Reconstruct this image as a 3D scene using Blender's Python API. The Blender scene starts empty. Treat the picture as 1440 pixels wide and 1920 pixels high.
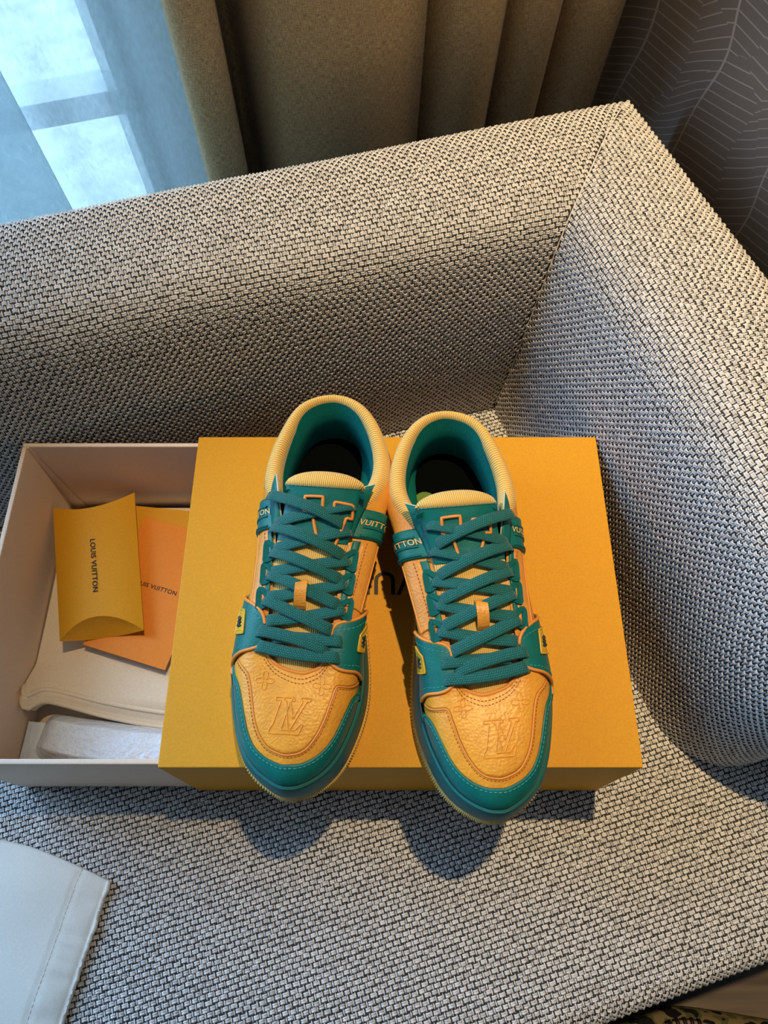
import bpy, bmesh, math, random
import numpy as np
from mathutils import Vector, Matrix
random.seed(7); rng = np.random.default_rng(7)
SC = bpy.context.scene
COL = SC.collection
R = math.radians

# ------------------------------------------------------------------ camera
THETA = math.atan(1440 / 2902.0)
cam_d = bpy.data.cameras.new('camera')
cam_d.sensor_fit = 'VERTICAL'; cam_d.sensor_height = 36.0; cam_d.sensor_width = 27.0
cam_d.lens = 27.0; cam_d.shift_x = 3 / 1920.0
cam_d.clip_start = .02; cam_d.clip_end = 60
cam = bpy.data.objects.new('camera', cam_d)
cam.location = (0, 0, .77); cam.rotation_euler = (THETA, 0, 0)
COL.objects.link(cam); SC.camera = cam

# ------------------------------------------------------------------ sofa frame (seat is the ground plane of the scene)
B = np.array([.136, .5215])
def frame(deg):
    a = R(deg); return np.array([math.cos(a), math.sin(a)]), np.array([-math.sin(a), math.cos(a)])
D, N = frame(16)                                    # along the back, and backwards
M, _ = frame(20)                                    # outwards through the arm
A = np.array([M[1], -M[0]])                         # along the arm, forwards
G = np.array([.02, -.134, 1.0])                     # true vertical: the seat tips back a little

# ------------------------------------------------------------------ world and light
w = bpy.data.worlds.new('sky'); SC.world = w; w.use_nodes = True
bg = w.node_tree.nodes['Background']
bg.inputs['Color'].default_value = (.46, .73, 1.0, 1); bg.inputs['Strength'].default_value = 5.0

def wpt(off, u, z):                                 # a point on a plane parallel to the back
    p = B + off * N + u * D
    return Vector((p[0] + G[0] * z, p[1] + G[1] * z, z))

WIN_OFF = .56; WU0, WU1 = -3.1, -.30; WZ0, WZ1 = -.38, 1.95
LX = -3.35
xx = Vector((D[0], D[1], 0)); yy = Vector(G).normalized(); zz = xx.cross(yy)      # a lamp in the window looks along -Z, into the room
if zz.y < 0: zz = -zz
WROT = Matrix((zz.cross(yy).normalized() * -1, yy, zz)).transposed().to_euler()
w.cycles.sampling_method = 'NONE'
dl = bpy.data.lights.new('window_fill', 'AREA'); dl.shape = 'RECTANGLE'; dl.size = 2.2; dl.size_y = 2.0     # added area light: boosts blue daylight fill from the window's unseen bare part
dl.energy = 112; dl.color = (.38, .62, 1.0)
do = bpy.data.objects.new('window_fill', dl); COL.objects.link(do)
do.location = wpt(WIN_OFF + .02, -1.98, .85); do.rotation_euler = WROT
sl = bpy.data.lights.new('ceiling_downlight', 'SPOT'); sl.energy = 258; sl.color = (1.0, .74, .42)
sl.spot_size = R(50); sl.spot_blend = 1.0; sl.shadow_soft_size = .022
so = bpy.data.objects.new('ceiling_downlight', sl); COL.objects.link(so)
so.location = (.28, .50, 2.50)
aim = Vector((.47, .60, .1)) - so.location
so.rotation_euler = aim.to_track_quat('-Z', 'Y').to_euler()

SC.view_settings.view_transform = 'Standard'; SC.view_settings.look = 'None'
SC.view_settings.gamma = 1; SC.view_settings.use_curve_mapping = False
SC.view_settings.exposure = 0.0
cy = SC.cycles
cy.max_bounces = 4; cy.diffuse_bounces = 3; cy.glossy_bounces = 2; cy.transmission_bounces = 2; cy.transparent_max_bounces = 8
cy.caustics_reflective = False; cy.caustics_refractive = False; cy.sample_clamp_indirect = 6
cy.use_adaptive_sampling = True; cy.adaptive_threshold = .07

# ------------------------------------------------------------------ helpers
def empty(name, loc=(0, 0, 0), rz=0):
    o = bpy.data.objects.new(name, None); COL.objects.link(o); o.location = loc; o.rotation_euler = (0, 0, rz)
    o.empty_display_size = .02
    return o
def tag(o, label, cat, group=None):
    o['label'] = label; o['category'] = cat
    if group: o['group'] = group
    return o
def struct(o, label=None):
    o['kind'] = 'structure'
    if label: o['label'] = label
    return o
def mesh(name, v, f, mat=None, parent=None, smooth=True, uv=None):
    me = bpy.data.meshes.new(name)
    v = np.asarray(v, dtype=np.float32).reshape(-1, 3)
    if isinstance(f, np.ndarray) and f.ndim == 2:
        k = f.shape[1]; nf = len(f)
        me.vertices.add(len(v)); me.vertices.foreach_set('co', v.ravel())
        me.loops.add(nf * k); me.loops.foreach_set('vertex_index', f.astype(np.int32).ravel())
        me.polygons.add(nf); me.polygons.foreach_set('loop_start', np.arange(nf, dtype=np.int32) * k)
        me.update(calc_edges=True)
    else:
        me.from_pydata(v.tolist(), [], [list(map(int, q)) for q in f]); me.update()
    if uv is not None:
        uv = np.asarray(uv, dtype=np.float32).reshape(-1, 2)
        lay = me.uv_layers.new(name='UVMap')
        idx = np.zeros(len(me.loops), dtype=np.int32); me.loops.foreach_get('vertex_index', idx)
        lay.data.foreach_set('uv', uv[idx].ravel())
    if smooth: me.polygons.foreach_set('use_smooth', np.ones(len(me.polygons), dtype=bool))
    me.validate()
    o = bpy.data.objects.new(name, me); COL.objects.link(o)
    if mat: me.materials.append(mat)
    if parent: o.parent = parent
    return o
def gridf(nu, nv, cu=False, cv=False, off=0):
    i, j = np.meshgrid(np.arange(nu if cu else nu - 1), np.arange(nv if cv else nv - 1), indexing='ij')
    i2, j2 = (i + 1) % nu, (j + 1) % nv
    return (np.stack([i * nv + j, i2 * nv + j, i2 * nv + j2, i * nv + j2], -1).reshape(-1, 4) + off)
def grid(name, P, mat, parent=None, cu=False, cv=False, uv=None, flip=False, smooth=True):
    nu, nv = P.shape[:2]; f = gridf(nu, nv, cu, cv)
    if flip: f = f[:, ::-1]
    return mesh(name, P, f, mat, parent, smooth, uv)
def bm_obj(name, bm, mat, parent=None, smooth=False):
    me = bpy.data.meshes.new(name); bm.to_mesh(me); bm.free()
    if smooth: me.polygons.foreach_set('use_smooth', np.ones(len(me.polygons), dtype=bool))
    o = bpy.data.objects.new(name, me); COL.objects.link(o); me.materials.append(mat)
    if parent: o.parent = parent
    return o
def add_box(bm, c, s, bev=0.0, rz=0.0, seg=2):
    m = Matrix.Translation(c) @ Matrix.Rotation(rz, 4, 'Z') @ Matrix.Diagonal((*s, 1))
    r = bmesh.ops.create_cube(bm, size=1, matrix=m)
    if bev:
        es = list({e for v in r['verts'] for e in v.link_edges})
        bmesh.ops.bevel(bm, geom=es, offset=bev, segments=seg, profile=.6, affect='EDGES', clamp_overlap=True)
def box(name, lo, hi, mat, parent=None, bev=.001, seg=2):
    bm = bmesh.new(); lo, hi = Vector(lo), Vector(hi)
    add_box(bm, (lo + hi) / 2, hi - lo, bev, 0, seg)
    return bm_obj(name, bm, mat, parent)
def catmull(P, n, closed=False):
    P = np.asarray(P, float); k = len(P)
    if closed:
        t = np.linspace(0, k, n, endpoint=False); i = np.floor(t).astype(int); f = (t - i)[:, None]
        g = lambda o: P[(i + o) % k]
    else:
        t = np.linspace(0, k - 1, n); i = np.minimum(np.floor(t).astype(int), k - 2); f = (t - i)[:, None]
        E = np.vstack([2 * P[0] - P[1], P, 2 * P[-1] - P[-2]]); g = lambda o: E[i + o + 1]
    p0, p1, p2, p3 = g(-1), g(0), g(1), g(2)
    return .5 * (2 * p1 + (p2 - p0) * f + (2 * p0 - 5 * p1 + 4 * p2 - p3) * f ** 2 + (3 * p1 - p0 - 3 * p2 + p3) * f ** 3)
def resample(P, n):
    P = np.asarray(P, float); s = np.r_[0, np.cumsum(np.linalg.norm(np.diff(P, axis=0), axis=1))]
    t = np.linspace(0, s[-1], n); return np.stack([np.interp(t, s, P[:, c]) for c in range(P.shape[1])], 1)
def nrm(a): return a / np.maximum(np.linalg.norm(a, axis=-1, keepdims=True), 1e-9)
def sweep(P, up, prof, closed=False, cap=True):
    """sweep a closed profile (list of (side, up)) along P; up: per-point normals"""
    P = np.asarray(P, float); n = len(P)
    T = (np.roll(P, -1, 0) - np.roll(P, 1, 0)) if closed else np.gradient(P, axis=0)
    T = nrm(T); up = np.broadcast_to(np.asarray(up, float), P.shape)
    S = nrm(np.cross(T, up)); U = nrm(np.cross(S, T)); pr = np.asarray(prof, float)
    V = P[:, None] + S[:, None] * pr[None, :, :1] + U[:, None] * pr[None, :, 1:]
    f = gridf(n, len(pr), closed, True).tolist()
    if cap and not closed:
        k = len(pr); f.append(list(range(k))[::1]); f.append([(n - 1) * k + j for j in range(k)][::-1])
    return V.reshape(-1, 3), f
def circ(r, k=8, ry=None):
    ry = ry or r; return [(r * math.cos(2 * math.pi * i / k), ry * math.sin(2 * math.pi * i / k)) for i in range(k)]
def tube(name, P, r, mat, parent=None, closed=False, k=8, up=(0.0, .01, 1)):
    v, f = sweep(P, up, circ(r, k), closed); return mesh(name, v, f, mat, parent)
def merge(parts):
    V, F, o = [], [], 0
    for v, f in parts:
        V.append(np.asarray(v).reshape(-1, 3)); F += [[i + o for i in q] for q in f]; o += len(V[-1])
    return np.vstack(V), F
def text_geo(s, size, extr=.0, bold=0.0, space=1.0):
    c = bpy.data.curves.new('t', 'FONT'); c.body = s; c.size = size; c.align_x = 'CENTER'; c.align_y = 'CENTER'
    c.offset = bold; c.extrude = extr; c.resolution_u = 3; c.space_character = space
    o = bpy.data.objects.new('t', c); COL.objects.link(o)
    bpy.context.view_layer.update()
    me = bpy.data.meshes.new_from_object(o.evaluated_get(bpy.context.evaluated_depsgraph_get()))
    v = np.array([x.co[:] for x in me.vertices]); f = [list(p.vertices) for p in me.polygons]
    bpy.data.objects.remove(o); bpy.data.curves.remove(c); bpy.data.meshes.remove(me)
    return v, f
def text_obj(name, s, width, mat, parent, mtx, bold=.0, extr=.0002, space=1.08):
    v, f = text_geo(s, 1, 0, bold, space)
    k = width / (v[:, 0].max() - v[:, 0].min()); v = v * k; v[:, :2] -= (v[:, :2].max(0) + v[:, :2].min(0)) / 2
    v[:, 2] = extr
    v = (np.array(mtx.to_3x3()) @ v.T).T + np.array(mtx.translation)
    return mesh(name, v, f, mat, parent, smooth=False)

# ------------------------------------------------------------------ materials
def new_mat(name, col, rough=.6, spec=.5, sheen=0.0):
    m = bpy.data.materials.new(name); m.use_nodes = True
    nt = m.node_tree; b = nt.nodes['Principled BSDF']
    b.inputs['Base Color'].default_value = (*col, 1); b.inputs['Roughness'].default_value = rough
    b.inputs['Specular IOR Level'].default_value = spec
    if sheen: b.inputs['Sheen Weight'].default_value = sheen
    return m, nt, b
def L(nt, a, b): nt.links.new(a, b)
def node(nt, t, **k):
    n = nt.nodes.new(t)
    for a, v in k.items():
        if a in n.inputs.keys(): n.inputs[a].default_value = v
        else: setattr(n, a, v)
    return n
def ramp(nt, src, stops):
    r = nt.nodes.new('ShaderNodeValToRGB'); e = r.color_ramp.elements
    for i, (p, c) in enumerate(stops):
        q = e[i] if i < 2 else e.new(p)
        q.position = p; q.color = (*c, 1)
    L(nt, src, r.inputs[0]); return r.outputs[0]
def bump(nt, b, h, strength=.3, dist=.001):
    n = nt.nodes.new('ShaderNodeBump'); n.inputs['Strength'].default_value = strength; n.inputs['Distance'].default_value = dist
    L(nt, h, n.inputs['Height']); L(nt, n.outputs[0], b.inputs['Normal']); return n
def coords(nt, kind='Object', scale=None):
    t = nt.nodes.new('ShaderNodeTexCoord'); o = t.outputs[kind]
    if scale:
        mp = nt.nodes.new('ShaderNodeMapping'); mp.inputs['Scale'].default_value = scale; L(nt, o, mp.inputs[0]); o = mp.outputs[0]
    return o
def mix(c, k): return tuple(min(1, x * k) for x in c)
def m_noise(name, col, rough=.6, scale=200, var=.12, bs=.15, bd=.0005, spec=.4, sheen=0, stretch=None):
    m, nt, b = new_mat(name, col, rough, spec, sheen)
    n = node(nt, 'ShaderNodeTexNoise', Scale=scale, Detail=4.0); L(nt, coords(nt, 'Object', stretch), n.inputs['Vector'])
    L(nt, ramp(nt, n.outputs[0], [(.3, mix(col, 1 - var)), (.7, mix(col, 1 + var))]), b.inputs['Base Color'])
    bump(nt, b, n.outputs[0], bs, bd); return m
def m_leather(name, col, scale=420, bs=.35, rough=.42, spec=.45):
    m, nt, b = new_mat(name, col, rough, spec)
    c = coords(nt)
    n0 = node(nt, 'ShaderNodeTexNoise', Scale=60.0, Detail=2.0); L(nt, c, n0.inputs['Vector'])
    mx = node(nt, 'ShaderNodeMixRGB', blend_type='LINEAR_LIGHT'); mx.inputs[0].default_value = .002
    L(nt, c, mx.inputs[1]); L(nt, n0.outputs['Color'], mx.inputs[2])
    v = node(nt, 'ShaderNodeTexVoronoi', Scale=scale, feature='SMOOTH_F1'); L(nt, mx.outputs[0], v.inputs['Vector'])
    n = node(nt, 'ShaderNodeTexNoise', Scale=90.0, Detail=3.0); L(nt, c, n.inputs['Vector'])
    L(nt, ramp(nt, n.outputs[0], [(.3, mix(col, .9)), (.7, mix(col, 1.08))]), b.inputs['Base Color'])
    bump(nt, b, v.outputs['Distance'], -bs if False else bs, .0012); return m
def m_ribs(name, col, freq, axis='u', depth=.35):
    m, nt, b = new_mat(name, col, .85, .2, .4)
    uv = coords(nt, 'UV'); s = node(nt, 'ShaderNodeSeparateXYZ'); L(nt, uv, s.inputs[0])
    k = node(nt, 'ShaderNodeMath', operation='MULTIPLY'); L(nt, s.outputs[0 if axis == 'u' else 1], k.inputs[0]); k.inputs[1].default_value = freq * 2 * math.pi
    si = node(nt, 'ShaderNodeMath', operation='SINE'); L(nt, k.outputs[0], si.inputs[0])
    h = node(nt, 'ShaderNodeMapRange'); h.inputs[1].default_value = -1; h.inputs[2].default_value = 1; L(nt, si.outputs[0], h.inputs[0])
    L(nt, ramp(nt, h.outputs[0], [(.0, mix(col, .62)), (.6, col)]), b.inputs['Base Color'])
    bump(nt, b, h.outputs[0], .7, .0009); return m
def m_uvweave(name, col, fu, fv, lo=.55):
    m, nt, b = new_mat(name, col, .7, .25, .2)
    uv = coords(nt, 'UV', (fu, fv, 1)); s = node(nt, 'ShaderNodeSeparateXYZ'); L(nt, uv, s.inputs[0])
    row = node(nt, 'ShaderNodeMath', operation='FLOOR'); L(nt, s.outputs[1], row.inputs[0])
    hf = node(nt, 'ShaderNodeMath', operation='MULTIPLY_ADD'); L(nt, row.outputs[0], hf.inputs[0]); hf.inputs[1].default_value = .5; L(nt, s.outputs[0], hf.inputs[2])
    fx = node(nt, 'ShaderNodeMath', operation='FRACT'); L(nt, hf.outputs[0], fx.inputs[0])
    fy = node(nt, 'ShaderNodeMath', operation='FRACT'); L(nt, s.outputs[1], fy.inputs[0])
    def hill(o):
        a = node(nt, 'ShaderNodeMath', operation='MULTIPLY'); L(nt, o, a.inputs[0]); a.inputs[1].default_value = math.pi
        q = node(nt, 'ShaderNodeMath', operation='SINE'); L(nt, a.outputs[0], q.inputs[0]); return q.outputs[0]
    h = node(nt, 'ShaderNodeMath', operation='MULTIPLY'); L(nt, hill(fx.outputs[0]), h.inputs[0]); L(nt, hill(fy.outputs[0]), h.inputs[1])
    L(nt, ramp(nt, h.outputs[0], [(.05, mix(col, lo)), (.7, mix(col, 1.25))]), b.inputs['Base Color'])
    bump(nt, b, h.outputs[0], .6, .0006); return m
def m_plain(name, col, rough=.5, spec=.5): return new_mat(name, col, rough, spec)[0]

TEAL = (.002, .145, .128); ORANGE = (.80, .345, .030); YELL = (1.0, .62, .15); BOXC = (.68, .315, .010)
MT = {}
MT['teal'] = m_leather('teal_leather', TEAL, 700, .12, .45, .35)
MT['tealrub'] = m_plain('teal_rubber', (.002, .125, .120), .50, .3)
MT['teallin'] = m_noise('teal_lining', (.003, .17, .150), .9, 900, .25, .3, .0004, .15)
MT['orange'] = m_leather('orange_leather', ORANGE, 520, .30, .40, .45)
MT['orange2'] = m_leather('smooth_orange_leather', (.70, .29, .035), 700, .25, .42, .45)
MT['piping'] = m_plain('orange_piping', (.78, .28, .045), .45, .4)
MT['knit'] = m_ribs('yellow_rib_knit', YELL, 1.0, 'u')
MT['stitch'] = m_plain('pale_teal_thread', (.05, .33, .31), .6, .3)
MT['stitcho'] = m_plain('rust_thread', (.32, .09, .012), .6, .3)
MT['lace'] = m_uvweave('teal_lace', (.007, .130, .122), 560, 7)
MT['gum'] = m_noise('gum_rubber', (.80, .50, .13), .55, 300, .1, .1)
MT['gold'] = m_plain('yellow_badge', (.72, .42, .03), .4, .5)
MT['dark'] = m_plain('dark_teal_emblem', (.004, .03, .035), .4, .5)
MT['green'] = m_plain('lit_insole_green', (.12, .22, .02), .6, .3)  # lamp light on the insole, put into the colour
MT['box'] = m_noise('orange_card', BOXC, .62, 700, .07, .18, .0003, .3)
MT['card'] = m_noise('bright_orange_card', (.78, .25, .018), .55, 500, .05, .1, .0002, .3)
MT['cream'] = m_noise('beige_card', (.82, .64, .49), .6, 500, .05, .08, .0002, .3)
MT['ink'] = m_plain('dark_brown_ink', (.018, .010, .008), .5, .3)
MT['cloth'] = m_noise('cream_cotton', (.82, .70, .54), .9, 900, .08, .25, .0004, .1, .3)
MT['cloth2'] = m_noise('white_cotton', (.76, .70, .60), .9, 900, .06, .25, .0004, .1, .3)
MT['foam'] = m_noise('white_wrap', (.76, .84, .96), .20, 190, .03, .9, .0022, .7)

def m_sofa_thread():
    m, nt, b = new_mat('grey_beige_thread', (.36, .32, .28), .8, .25, .3)
    g = nt.nodes.new('ShaderNodeNewGeometry')
    n = node(nt, 'ShaderNodeTexNoise', Scale=900.0, Detail=2.0); L(nt, coords(nt), n.inputs['Vector'])
    a = node(nt, 'ShaderNodeMath', operation='MULTIPLY_ADD'); L(nt, n.outputs[0], a.inputs[0]); a.inputs[1].default_value = .7
    L(nt, g.outputs['Random Per Island'], a.inputs[2])
    L(nt, ramp(nt, a.outputs[0], [(.1, (.46, .44, .42)), (.8, (.68, .655, .62)), (1.0, (.76, .735, .70))]), b.inputs['Base Color'])
    return m
MT['thread'] = m_sofa_thread()
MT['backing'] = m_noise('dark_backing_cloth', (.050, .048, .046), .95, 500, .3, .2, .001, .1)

def m_curtain():
    col = (.74, .485, .23)
    m, nt, b = new_mat('brown_linen', col, .9, .15, .2)
    n = node(nt, 'ShaderNodeTexNoise', Scale=1.0, Detail=4.0); L(nt, coords(nt, 'UV', (1500, 160, 1)), n.inputs['Vector'])
    n2 = node(nt, 'ShaderNodeTexNoise', Scale=1.0, Detail=4.0); L(nt, coords(nt, 'UV', (160, 1500, 1)), n2.inputs['Vector'])
    a = node(nt, 'ShaderNodeMath', operation='ADD'); L(nt, n.outputs[0], a.inputs[0]); L(nt, n2.outputs[0], a.inputs[1])
    h = node(nt, 'ShaderNodeMath', operation='MULTIPLY'); L(nt, a.outputs[0], h.inputs[0]); h.inputs[1].default_value = .5
    L(nt, ramp(nt, h.outputs[0], [(.36, mix(col, .45)), (.5, col), (.64, mix(col, 1.6))]), b.inputs['Base Color'])
    bump(nt, b, h.outputs[0], .4, .0006); return m
MT['curtain'] = m_curtain()
def m_sheer():
    m = bpy.data.materials.new('white_sheer'); m.use_nodes = True; nt = m.node_tree
    for n in list(nt.nodes):
        if n.type != 'OUTPUT_MATERIAL': nt.nodes.remove(n)
    out = [n for n in nt.nodes if n.type == 'OUTPUT_MATERIAL'][0]
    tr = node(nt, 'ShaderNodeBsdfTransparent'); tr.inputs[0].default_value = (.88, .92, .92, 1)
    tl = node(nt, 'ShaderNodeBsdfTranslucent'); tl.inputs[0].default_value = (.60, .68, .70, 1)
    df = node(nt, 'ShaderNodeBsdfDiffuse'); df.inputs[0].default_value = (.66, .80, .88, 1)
    a = nt.nodes.new('ShaderNodeMixShader'); a.inputs[0].default_value = .35; L(nt, tl.outputs[0], a.inputs[1]); L(nt, df.outputs[0], a.inputs[2])
    n = node(nt, 'ShaderNodeTexNoise', Scale=1.0, Detail=3.0); L(nt, coords(nt, 'UV', (260, 90, 1)), n.inputs['Vector'])
    mr = node(nt, 'ShaderNodeMapRange'); mr.inputs[1].default_value = .35; mr.inputs[2].default_value = .65; mr.inputs[3].default_value = .52; mr.inputs[4].default_value = .68
    L(nt, n.outputs[0], mr.inputs[0])
    b = nt.nodes.new('ShaderNodeMixShader'); L(nt, mr.outputs[0], b.inputs[0]); L(nt, tr.outputs[0], b.inputs[1]); L(nt, a.outputs[0], b.inputs[2])
    L(nt, b.outputs[0], out.inputs[0]); return m
MT['sheer'] = m_sheer()
def m_glass():
    m = bpy.data.materials.new('window_glass'); m.use_nodes = True; nt = m.node_tree
    for n in list(nt.nodes):
        if n.type != 'OUTPUT_MATERIAL': nt.nodes.remove(n)
    out = [n for n in nt.nodes if n.type == 'OUTPUT_MATERIAL'][0]
    tr = node(nt, 'ShaderNodeBsdfTransparent'); gl = node(nt, 'ShaderNodeBsdfGlossy'); gl.inputs['Roughness'].default_value = .02
    a = nt.nodes.new('ShaderNodeMixShader'); a.inputs[0].default_value = .06
    L(nt, tr.outputs[0], a.inputs[1]); L(nt, gl.outputs[0], a.inputs[2]); L(nt, a.outputs[0], out.inputs[0]); return m
MT['glass'] = m_glass()
def m_wallpaper():
    base = (.27, .222, .182)
    m, nt, b = new_mat('leaf_line_wallpaper', base, .42, .5)
    uv = coords(nt, 'UV')
    def mth(op, a, b_=None, c_=None):
        q = node(nt, 'ShaderNodeMath', operation=op)
        for i_, x in enumerate((a, b_, c_)):
            if x is None: continue
            if isinstance(x, (int, float)): q.inputs[i_].default_value = x
            else: L(nt, x, q.inputs[i_])
        return q.outputs[0]
    sp = node(nt, 'ShaderNodeSeparateXYZ'); L(nt, uv, sp.inputs[0]); S_, Z_ = sp.outputs[0], sp.outputs[1]
    n1 = node(nt, 'ShaderNodeTexNoise', Scale=5.0, Detail=1.0); L(nt, uv, n1.inputs['Vector'])
    W_ = .12
    cc = mth('ADD', mth('DIVIDE', mth('ADD', S_, mth('MULTIPLY', Z_, .10)), W_), mth('MULTIPLY', n1.outputs[0], .9))
    colm = mth('FLOOR', cc); f_ = mth('SUBTRACT', mth('FRACT', cc), .42)
    wn = node(nt, 'ShaderNodeTexWhiteNoise', noise_dimensions='1D'); L(nt, colm, wn.inputs['W'])
    right = mth('GREATER_THAN', f_, 0.0)
    slope = mth('ADD', mth('MULTIPLY', right, .55), -.95)                       # veins on the two sides of a midrib
    vo = node(nt, 'ShaderNodeTexVoronoi', Scale=4.5, feature='F1'); L(nt, uv, vo.inputs['Vector'])
    sc_ = node(nt, 'ShaderNodeSeparateColor'); L(nt, vo.outputs['Color'], sc_.inputs[0])
    slope = mth('ADD', slope, mth('MULTIPLY', sc_.outputs[0], .45))
    kz = mth('ADD', mth('ADD', Z_, mth('MULTIPLY', mth('MULTIPLY', f_, W_), slope)), mth('MULTIPLY', wn.outputs[0], .03))
    fr = mth('FRACT', mth('MULTIPLY', mth('ADD', kz, mth('MULTIPLY', n1.outputs[0], .012)), 92.0))
    ln = mth('LESS_THAN', fr, .11)
    rib = mth('LESS_THAN', mth('ABSOLUTE', f_), .011)
    mxo = mth('MAXIMUM', ln, rib)
    class _O: outputs = [mxo]
    mx = _O
    L(nt, ramp(nt, mx.outputs[0], [(0, base), (1, (.55, .47, .40))]), b.inputs['Base Color'])
    return m
MT['wallpaper'] = m_wallpaper()
def m_wood(name, c0, c1, sx=3, sy=60):
    m, nt, b = new_mat(name, c0, .45, .4)
    n = node(nt, 'ShaderNodeTexNoise', Scale=1.0, Detail=5.0); L(nt, coords(nt, 'Object', (sx, sy, 1)), n.inputs['Vector'])
    L(nt, ramp(nt, n.outputs[0], [(.3, c0), (.7, c1)]), b.inputs['Base Color']); bump(nt, b, n.outputs[0], .15, .001); return m
MT['floor'] = m_wood('dark_oak_floor', (.07, .055, .043), (.20, .16, .125))
MT['plaster'] = m_noise('warm_plaster', (.36, .33, .29), .9, 60, .04)
MT['dplaster'] = m_noise('dark_taupe_plaster', (.10, .082, .066), .9, 60, .04)
MT['frame'] = m_plain('white_window_frame', (.75, .80, .82), .5, .4)
MT['terrace'] = m_noise('pale_terrace', (.75, .76, .74), .9, 14, .2, .1, .003)

# ------------------------------------------------------------------ room shell
def slab(name, pts, mat, thick, nvec, uvs=None, parent=None):
    P = [Vector(p) for p in pts]; nv = Vector(nvec).normalized() * thick; k = len(P)
    v = [p[:] for p in P] + [(p + nv)[:] for p in P]
    f = [list(range(k)), list(range(2 * k - 1, k - 1, -1))] + [[i, i + k, (i + 1) % k + k, (i + 1) % k] for i in range(k)]
    return mesh(name, v, f, mat, parent, smooth=False, uv=None if uvs is None else list(uvs) * 2)
ZF, ZC = -.42, 2.85
struct(slab('floor', [(-3.6, -2.6, ZF), (2.2, -2.6, ZF), wpt(.64, 1.9, ZF), wpt(.64, -3.9, ZF)], MT['floor'], .1, (0, 0, -1)), 'dark wood floor beyond the seat edge')
struct(slab('ceiling', [(-3.6, -2.6, ZC), (-3.6, 1.6, ZC), (1.4, 1.6, ZC), (1.4, -2.6, ZC)], MT['plaster'], .1, (0, 0, 1)))
nb = Vector((N[0], N[1], 0))
def bslab(name, u0, u1, z0, z1, off, th, mat, parent=None):
    return slab(name, [wpt(off, u0, z0), wpt(off, u1, z0), wpt(off, u1, z1), wpt(off, u0, z1)], mat, th, nb, None, parent)
wb = struct(bslab('wall_back', WU1, .9, ZF, ZC, WIN_OFF, .12, MT['plaster']))
bslab('wall_below_window', WU0 - .6, WU1, ZF, WZ0, WIN_OFF, .12, MT['plaster'], wb)
bslab('wall_above_window', WU0 - .6, WU1, WZ1, ZC, WIN_OFF, .12, MT['plaster'], wb)
bslab('wall_beside_window', WU0 - .6, WU0, WZ0, WZ1, WIN_OFF, .12, MT['plaster'], wb)
WOFF = .238
def rpt(s, z):
    p = B + WOFF * M + s * A; return Vector((p[0] + G[0] * z, p[1] + G[1] * z, z))
struct(slab('wall_right', [rpt(-.7, ZF), rpt(2.6, ZF), rpt(2.6, ZC), rpt(-.7, ZC)], MT['wallpaper'], .1, (M[0], M[1], 0),
            [(-.7, ZF), (2.6, ZF), (2.6, ZC), (-.7, ZC)]), 'dark wallpaper printed with fine pale leaf lines')
struct(slab('wall_front', [(-3.6, -2.5, ZF), (2.2, -2.5, ZF), (2.2, -2.5, ZC), (-3.6, -2.5, ZC)], MT['dplaster'], .1, (0, -1, 0)))
struct(slab('wall_left', [(LX, -2.6, ZF), (LX, 1.6, ZF), (LX, 1.6, ZC), (LX, -2.6, ZC)], MT['dplaster'], .1, (-1, 0, 0)))
win = struct(empty('window_1', wpt(WIN_OFF, -1, WZ0)), 'white framed window behind the sheer curtain')
win.location = (0, 0, 0)
bslab('window_pane', WU0, WU1, WZ0, WZ1, WIN_OFF + .06, .004, MT['glass'], win)
for (u0, u1, z0, z1) in [(WU0, WU1, WZ0, WZ0 + .05), (WU0, WU1, WZ1 - .05, WZ1), (WU0, WU0 + .05, WZ0, WZ1), (WU1 - .05, WU1, WZ0, WZ1), (-1.55, -1.50, WZ0, WZ1), (WU0, WU1, .045, .085)]:
    bslab('window_frame', u0, u1, z0, z1, WIN_OFF + .035, .05, MT['frame'], win)
ter = slab('terrace_ground', [wpt(WIN_OFF + .13, -8, -.5), wpt(WIN_OFF + .13, 3, -.5), wpt(WIN_OFF + 7, 3, -.5), wpt(WIN_OFF + 7, -8, -.5)], MT['terrace'], .1, (0, 0, -1))
struct(ter, 'pale sunlit terrace outside the window')

# ------------------------------------------------------------------ curtains
def curtain_sheet(name, us, offs, z0, z1, mat, nz=24, sway=0.0):
    us = np.asarray(us); offs = np.asarray(offs); zs = np.linspace(z0, z1, nz); n = len(us)
    P = np.zeros((n, nz, 3)); arc = np.r_[0, np.cumsum(np.hypot(np.diff(us), np.diff(offs)))]
    UV = np.zeros((n, nz, 2))
    for j, z in enumerate(zs):
        k = 1 + sway * math.sin(z * 5)
        o = offs.mean() + (offs - offs.mean()) * k
        xy = B + o[:, None] * N + us[:, None] * D
        P[:, j, 0] = xy[:, 0] + G[0] * z; P[:, j, 1] = xy[:, 1] + G[1] * z; P[:, j, 2] = z
        UV[:, j, 0] = arc; UV[:, j, 1] = z
    return grid(name, P, mat, None, uv=UV)
def pleats(spec, n=18):
    us, of = [], []
    for (u0, u1, base, dep) in spec:
        t = np.linspace(0, 1, n)
        sh = np.sqrt(np.clip(1 - (2 * t - 1) ** 2, 0, 1)) ** .8
        us += list(u0 + (u1 - u0) * t); of += list(base - dep * sh)
    return us, of
us, of = pleats([(-.262, -.216, .300, .022), (-.214, -.190, .345, -.06), (-.186, -.009, .325, .055), (-.007, .070, .325, .048), (.072, .132, .330, .048), (.134, .205, .330, .050)])
cu = curtain_sheet('blackout_curtain', us, of, -.40, 2.1, MT['curtain'])
sm = cu.modifiers.new('thick', 'SOLIDIFY'); sm.thickness = .002
tag(cu, 'brown linen blackout curtain in deep folds behind the sofa back', 'curtain')
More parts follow.
